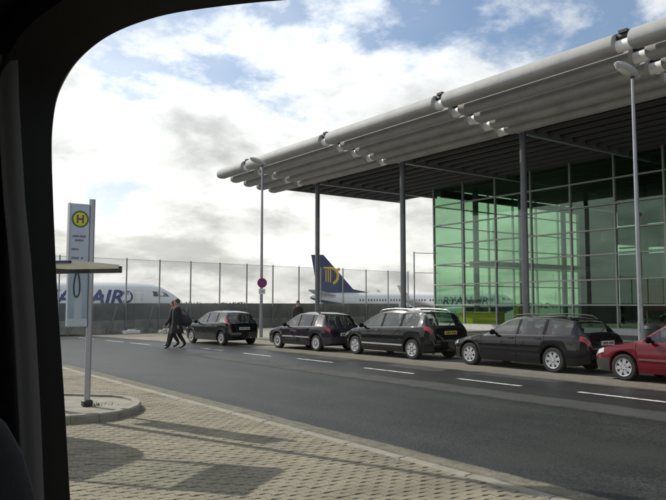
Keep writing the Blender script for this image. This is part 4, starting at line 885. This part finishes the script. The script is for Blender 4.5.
# ================================================================== PEOPLE
SKIN = M('skin', (0.42, 0.24, 0.17), 0.6); HAIRM = M('hair_dark', (0.03, 0.02, 0.015), 0.7); CLOTH = M('cloth_black', (0.010, 0.010, 0.012), 0.9); TROUS = M('trousers_dark', (0.012, 0.012, 0.016), 0.9); SHOE = M('shoe_black', (0.01, 0.01, 0.01), 0.4)
def person(name, label, loc, rz, scale, stride=0.25, armsw=0.25, coat_len=0.0, top=CLOTH, lean=0.0, mir=1):
    # faces local +Y
    root = empty(name, loc, rz); root.scale = (scale,) * 3; tag(root, label, 'person', 'pedestrians')
    V = []; E_ = []; Rr = []; mk = []
    def add(p, r, par=None, m=0):
        V.append(p); Rr.append(r); mk.append(m); i = len(V) - 1
        if par is not None: E_.append((par, i))
        return i
    s = stride * mir
    pel = add((0, 0, .94), .165); 
    ab = add((0, .0 + lean * .1, 1.08), .16, pel); ch = add((0, .0 + lean * .3, 1.28), .185, ab); nkb = add((0, lean * .5, 1.44), .105, ch); nk = add((0, .01 + lean * .6, 1.50), .066, nkb, 1)
    hd = add((0, .025 + lean * .7, 1.58), .09, nk, 1); hd2 = add((0, .02 + lean * .7, 1.66), .108, hd, 1); add((0, .01 + lean * .7, 1.725), .078, hd2, 1); 
    for sd, ph in ((-1, 1), (1, -1)):
        f = ph * s
        hip = add((sd * .095, 0, .88), .125, pel, 2); kn = add((sd * .10, f * .45 + .05, .49), .088, hip, 2); an = add((sd * .10, f - (.06 if f < 0 else -.02), .10 + (.05 if f < 0 else 0)), .062, kn, 2)
        toe = add((sd * .11, f + .12 - (.03 if f < 0 else 0), .035 if f > 0 else .04), .036, an, 3); add((sd * .11, f + .18, .03), .03, toe, 3)
        a = -ph * armsw * mir
        shd = add((sd * .185, lean * .3, 1.39), .085, ch); el = add((sd * .235, a * .35 - .03 + lean * .2, 1.10), .066, shd); wr = add((sd * .24, a * .9 + .04, .86), .048, el); pm = add((sd * .24, a * 1.05 + .06, .79), .036, wr, 1)
        for q in range(4):
            kx = add((sd * .24 - .0, a * 1.05 + .035 + .018 * q, .74), .0095, pm, 1); add((sd * (.235 - .008), a * 1.05 + .04 + .018 * q, .695 + .006 * abs(q - 1)), .008, kx, 1)
        th = add((sd * .225, a * 1.05 + .105, .765), .011, pm, 1); add((sd * .22, a * 1.05 + .115, .73), .009, th, 1)
    me_ = bpy.data.meshes.new('body'); me_.from_pydata(V, E_, []); me_.update()
    ob = bpy.data.objects.new('body_tmp', me_); COL.objects.link(ob)
    sk = ob.modifiers.new('skin', 'SKIN'); sk.use_smooth_shade = True
    for i, r in enumerate(Rr): me_.skin_vertices[0].data[i].radius = (r * (1.15 if i in (0, 1, 2) else 1.0), r * (.78 if i in (0, 1, 2) else 1.0)); me_.skin_vertices[0].data[i].use_root = (i == 0)
    sb_ = ob.modifiers.new('sub', 'SUBSURF'); sb_.levels = 1; sb_.render_levels = 1
    m2 = bpy.data.meshes.new_from_object(ob.evaluated_get(bpy.context.evaluated_depsgraph_get())); bpy.data.objects.remove(ob)
    m2.materials.clear()
    for m in (top, SKIN, TROUS, SHOE): m2.materials.append(m)
    VA = np.array(V)
    for p in m2.polygons:
        i = int(np.argmin(((VA - np.array(p.center)) ** 2).sum(1))); p.material_index = mk[i]; p.use_smooth = True
    m2.update(); link('body', m2, root)
    hy = .02 + lean * .7
    mb = MB(); mb.ellipsoid((0, hy - .014, 1.675), (.094, .112, .104), 18, 10)
    mb.v = [(x, y, z if not (y > hy + .045 and z < 1.70) else 1.70) for x, y, z in mb.v]; mb.build('hair', HAIRM, root, smooth=60)
    mb = MB(); mb.ellipsoid((0, hy + .098, 1.615), (.014, .022, .022), 8, 6); mb.build('nose', SKIN, root, smooth=60)
    mb = MB(); mb.box((0, hy + .088, 1.572), (.045, .012, .008)); mb.build('mouth', M('lips', (0.3, 0.12, 0.10), 0.6), root)
    for sd in (-1, 1):
        MB().ellipsoid((sd * .032, hy + .083, 1.645), (.012, .008, .007), 8, 6).build('eye', INK, root); MB().ellipsoid((sd * .088, hy, 1.625), (.012, .02, .032), 8, 6).build('ear', SKIN, root)
    # jacket / coat shell
    zlow = .84 - coat_len; rows_ = [(1.47, .09, .085), (1.42, .19, .12), (1.30, .235, .165), (1.12, .225, .165), (.97, .225, .175), (.84, .235, .185)]
    if coat_len: rows_.append((zlow, .25, .20 + .25 * stride))
    n = 20; mb = MB()
    for z, a, b in rows_: mb.v += [(a * math.cos(2 * math.pi * k / n), b * math.sin(2 * math.pi * k / n) + lean * .3 * max(0, (z - .9) / .5), z + .012 * math.sin(k * 2.3)) for k in range(n)]
    for l in range(len(rows_) - 1):
        for k in range(n): mb.f.append((l * n + k, l * n + (k + 1) % n, (l + 1) * n + (k + 1) % n, (l + 1) * n + k)); mb.m.append(0)
    mb.build('coat', top, root, smooth=60)
    return root
# two people crossing, walking to the left of the road
head = math.atan2(.586, -.81) - math.pi / 2                        # facing along the picture's left
pa = gnd(176.5, 348.4, ROADZ); pb_ = gnd(172.8, 346.8, ROADZ)
person('person', 'person in long black coat walking left with a dark bag behind', (pa.x, pa.y, ROADZ), head, 1.10, .24, .16, .30)
person('person', 'person in black jacket walking left beside the one in the long coat', (pb_.x, pb_.y, ROADZ), head, 1.06, .20, .20, .12, mir=-1)
r = ray(298, 303); pc = Vector((r.x, r.y)) * (19.6 / r.x)
person('person', 'person in dark jacket standing behind the plum grey hatchback', (pc.x, pc.y, .1), rad(150), 1.02, .05, .05, 0, top=M('jacket_charcoal', (0.03, 0.028, 0.03), 0.9))
for px_, xx, lab, colr in ((647, 37.2, 'person in red jacket standing inside the glass hall below the red board', (0.30, 0.03, 0.03)), (658, 38.4, 'person in grey jumper standing inside the glass hall near the red board', (0.16, 0.16, 0.17))):
    r = ray(px_, 300); person('person', lab, (xx, r.y * xx / r.x, .16), rad(70), 1.0, .04, .04, 0, top=M('jacket_%d' % px_, colr, .9))
# shoulder bag carried behind the nearer walker
bdx = Vector((.81, -.586)); bg = empty('shoulder_bag', (pa.x + bdx.x * .33, pa.y + bdx.y * .33, .95), head); tag(bg, 'dark rounded travel bag carried at the back of the walker in the long coat', 'bag')
mb = MB(); mb.ellipsoid((0, 0, .12), (.15, .26, .24), 18, 12); mb.v = [(x, y, z + .04 * math.sin(y * 8)) for x, y, z in mb.v]; mb.build('bag_body', M('bag_fabric', (0.012, 0.012, 0.015), 0.8, bump=.3, bscale=30), bg, smooth=60)
MB().path([(0, -.16, .28), (.02, .06, .52), (.02, .32, .58), (0, .38, .40)], .018, 8).build('strap', BLACKSTEEL, bg)
hb = empty('carrier_bag', (pb_.x - .81 * .27, pb_.y + .586 * .27, .60), head); tag(hb, 'small pale carrier bag hanging from the hand of the walker in the jacket', 'bag')
MB().box((-.25, 0, .0), (.06, .16, .2), bev=.02).build('bag_body', M('carrier_white', (0.5, 0.5, 0.48), 0.6), hb); MB().path([(-.25, -.05, .1), (-.25, 0, .22), (-.25, .05, .1)], .006, 6).build('handle', M('carrier_white', (0.5, 0.5, 0.48), 0.6), hb)

# ================================================================== THE MINIBUS THE VIEW IS TAKEN FROM
PHI = rad(131.0); van = empty('minibus', (0, 0, 0), PHI); tag(van, 'dark trimmed minibus interior around a large side window with rounded corner', 'minibus')
uh = Vector((math.cos(PHI), math.sin(PHI), 0)); vh = Vector((-uh.y, uh.x, 0)) * -1      # heading, right-hand side
def on_wall(px, py, v=.95):
    r_ = ray(px, py); t = v / r_.dot(vh); p_ = EYE + r_ * t; return (p_.dot(uh), p_.z)
edge = [(300, -1), (250, 3), (200, 9), (165, 15), (135, 24), (112, 34), (92, 47), (76, 62), (65, 78), (57, 96), (53, 118), (51.5, 145), (53, 200), (56.5, 280), (61, 350), (65.5, 420), (70, 500)]
def smooth_line(P, k=4):
    o_ = []
    for i in range(len(P) - 1):
        p0, p1, p2, p3 = (np.array(P[max(0, min(len(P) - 1, i + d))], float) for d in (-1, 0, 1, 2))
        for q in range(k):
            t = q / k; o_.append(tuple(.5 * (2 * p1 + (p2 - p0) * t + (2 * p0 - 5 * p1 + 4 * p2 - p3) * t * t + (3 * p1 - p0 - 3 * p2 + p3) * t ** 3)))
    return o_ + [P[-1]]
edge = smooth_line(edge)
loop = [on_wall(*q) for q in edge]
u0, w0 = loop[0]; sl_ = (loop[0][1] - loop[8][1]) / (loop[0][0] - loop[8][0])
top = [(u0 - d, w0 + sl_ * d * -.5) for d in (.75, .55, .35, .15)]
tw_ = top[0][1]
rear = [(u0 - .97, 1.30), (u0 - 1.0, 1.38), (u0 - 1.0, tw_ - .2), (u0 - .97, tw_ - .08), (u0 - .88, tw_ - .01)]
lb = loop[-1]; bot = [(lb[0] - .01, 1.36), (lb[0] - .04, 1.28), (lb[0] - .12, 1.22), (u0 - .6, 1.20), (u0 - .88, 1.22)]
LOOP = loop + bot + rear + top
def offset(lp, d):
    n = len(lp); o_ = []
    for i in range(n):
        a, b = Vector(lp[i - 1]), Vector(lp[(i + 1) % n]); t_ = (b - a).normalized(); o_.append((lp[i][0] - t_.y * d, lp[i][1] + t_.x * d))
    return o_
area = sum(LOOP[i - 1][0] * LOOP[i][1] - LOOP[i][0] * LOOP[i - 1][1] for i in range(len(LOOP)))
SG = 1 if area < 0 else -1
def ring(name, l0, l1, va, vb, mat, smooth=None):
    n = len(l0); mb = MB()
    mb.v = [(u, -va, z) for u, z in l0] + [(u, -va, z) for u, z in l1] + [(u, -vb, z) for u, z in l0] + [(u, -vb, z) for u, z in l1]
    for i in range(n):
        j = (i + 1) % n
        mb.f += [(i, j, n + j, n + i), (2 * n + i, 2 * n + j, 3 * n + j, 3 * n + i), (i, j, 2 * n + j, 2 * n + i), (n + i, n + j, 3 * n + j, 3 * n + i)]
    mb.m = [0] * len(mb.f); return mb.build(name, mat, van, smooth=smooth)
TRIM = M('van_trim_charcoal', (0.018, 0.017, 0.016), 0.9, bump=.5, bscale=500, var=.1, vscale=30); RIMB = M('van_rubber', (0.006, 0.006, 0.006), 0.7, spec=.2); GREYT = M('van_trim_grey', (0.16, 0.165, 0.165), 0.55, bump=.15, bscale=400); VANP = M('van_paint', (0.35, 0.36, 0.38), 0.3, .2, coat=.6)
L1 = offset(LOOP, SG * .038); CU = sum(p[0] for p in LOOP) / len(LOOP)
def squared(lp, ua, ub, wa, wb):
    o_ = []
    cu, cw = (ua + ub) / 2, (wa + wb) / 2
    for u, z in lp:
        du, dw = u - CU, z - 1.65; k = min(((ub - CU) if du > 0 else (ua - CU)) / du if abs(du) > 1e-6 else 1e9, ((wb - 1.65) if dw > 0 else (wa - 1.65)) / dw if abs(dw) > 1e-6 else 1e9)
        o_.append((CU + du * k, 1.65 + dw * k))
    return o_
ring('window_seal', LOOP, L1, .825, .95, RIMB, 40)
ring('side_wall_trim', offset(LOOP, SG * .036), squared(L1, -1.6, 1.15, .55, 2.24), .85, .90, TRIM)
ring('outer_skin', offset(LOOP, SG * .012), squared(LOOP, -1.6, 1.15, .45, 2.28), .953, .968, VANP)
o_ = offset(LOOP, SG * .02); mb = MB(); mb.v = [(u, -.912, z) for u, z in o_]; mb.f = [tuple(range(len(o_)))]; mb.m = [0]; mb.build('side_window', VANGLASS, van)
# charcoal headliner shell that curls down round the window corner
L2 = offset(LOOP, SG * .040); k0, k1 = 12, 45
hl_in = [L2[i] for i in range(0, k1)]; hl_in = [(hl_in[0][0] - .6, hl_in[0][1])] + hl_in
mb = MB(); n = len(hl_in); cnr = hl_in[-1]
outer = [(u, 2.24) for u, z in hl_in[:-4]] + [(cnr[0] + .10, 2.24), (cnr[0] + .30, 2.24), (cnr[0] + .30, cnr[1] + .03), (cnr[0] + .06, cnr[1] - .012)]
for i in range(n):
    mb.v += [(hl_in[i][0], -.80, hl_in[i][1]), (outer[i][0], -.80, outer[i][1]), (hl_in[i][0], -.85, hl_in[i][1]), (outer[i][0], -.85, outer[i][1])]
for i in range(n - 1):
    a, b = 4 * i, 4 * i + 4; mb.f += [(a, b, b + 1, a + 1), (a + 2, b + 2, b + 3, a + 3), (a, b, b + 2, a + 2), (a + 1, b + 1, b + 3, a + 3)]
mb.f += [(0, 1, 3, 2), (4 * n - 4, 4 * n - 3, 4 * n - 1, 4 * n - 2)]; mb.m = [0] * len(mb.f); mb.build('corner_trim', TRIM, van)
# grey pillar moulding below the corner trim
def strip(name, pts, wl, wr, v, mat, depth=.03):
    mb = MB(); prof_ = [(-1, 0), (-.8, .6), (-.3, 1), (.3, 1), (.8, .6), (1, 0)]
    for (px, py), a in zip(pts, [1] * len(pts)):
        u_, z_ = on_wall(px, py, v); ul, _ = on_wall(px - wl, py, v); half_ = abs(ul - u_)
        for q, hgt in prof_: mb.v.append((u_ + q * half_, -(v - depth * hgt), z_))
    m_ = len(prof_)
    for l in range(len(pts) - 1):
        for i in range(m_ - 1): mb.f.append((l * m_ + i, l * m_ + i + 1, (l + 1) * m_ + i + 1, (l + 1) * m_ + i)); mb.m.append(0)
    return mb.build(name, mat, van, smooth=60)
strip('pillar_moulding', [(9, 60), (10, 100), (13, 150), (16, 200), (22, 260), (27, 330), (32, 420), (36, 520), (40, 640)], 9, 9, .845, GREYT, .02)
strip('belt_guide', [(-8, 60), (-7, 140), (-2, 230), (3, 330), (8, 430), (12, 640)], 6, 6, .84, TRIM, .03)
# shell of the vehicle round the camera
MB().box((-.2, .15, 2.26), (4.6, 2.0, .04)).build('roof', TRIM, van); MB().box((-.2, .15, 2.315), (4.64, 2.1, .05), bev=.02).build('roof_skin', VANP, van)
MB().box((-.2, .15, .52), (4.6, 2.0, .06)).build('floor', M('van_floor', (0.03, 0.03, 0.03), 0.9), van)
MB().box((-.2, 1.16, .9), (4.6, .08, .8)).box((-.2, 1.16, 2.17), (4.6, .08, .16)).box((-2.2, 1.16, 1.7), (.6, .08, .82)).box((-.55, 1.16, 1.7), (.16, .08, .82)).box((1.05, 1.16, 1.7), (.2, .08, .82)).build('side_wall', TRIM, van)
for a, b in ((-1.9, -.63), (-.47, .95), (1.15, 2.1)): MB().box(((a + b) / 2, 1.17, 1.7), (b - a - .002, .012, .818)).build('side_window', VANGLASS, van)
MB().box((-2.46, .15, 1.4), (.08, 2.0, 1.68)).build('rear_wall', TRIM, van)
MB().box((1.63, -.90, .8), (.96, .06, .6)).box((2.03, -.90, 1.7), (.14, .06, 1.2)).box((1.63, -.90, 2.2), (.96, .06, .1)).build('front_door', TRIM, van)
MB().box((1.55, -.91, 1.62), (.8, .012, 1.02)).build('door_window', VANGLASS, van)
mb = MB(); mb.add([(2.08, -.93, 1.2), (2.08, 1.2, 1.2), (2.12, 1.2, 1.2), (2.12, -.93, 1.2), (2.95, -.85, 1.1), (2.95, 1.1, 1.1), (3.1, -.8, .5), (3.1, 1.05, .5), (2.08, -.93, .5), (2.08, 1.2, .5)], [(0, 1, 5, 4), (4, 5, 7, 6), (0, 4, 6, 8), (1, 5, 7, 9), (8, 9, 7, 6)]); mb.build('bonnet', VANP, van)
MB().add([(2.78, -.84, 1.13), (2.78, 1.08, 1.13), (2.1, 1.0, 2.24), (2.1, -.8, 2.24)], [(0, 1, 2, 3)]).build('windscreen', VANGLASS, van)
for (x, y) in ((2.3, -.78), (2.3, 1.05), (-1.5, -.78), (-1.5, 1.05)):
    wh = MB().lathe([(-.1, .2), (-.1, .31), (-.07, .34), (.07, .34), (.1, .31), (.1, .2)], 'y', (0, 0, 0), 24).lathe([(-.03, .001), (-.03, .21), (.03, .21), (.03, .001)], 'y', (0, 0, 0), 24).build('wheel', RUBBER, van, (x, y, .34), smooth=40)
def van_seat(u, v, rot=0):
    mb = MB(); mb.superbox((u + .22, -v, .98), (.52, .48, .18)); mb.superbox((u - .06, -v, 1.28), (.16, .48, .74), .45, 28, 18); mb.superbox((u - .05, -v, 1.74), (.10, .26, .18)); mb.box((u + .2, -v, .73), (.3, .3, .36)); return mb.build('seat', M('van_seat', (0.04, 0.042, 0.047), 0.95, bump=.2, bscale=400), van, smooth=60)
van_seat(.475, .29); van_seat(.52, -.5); van_seat(1.5, .45); van_seat(1.5, -.75)
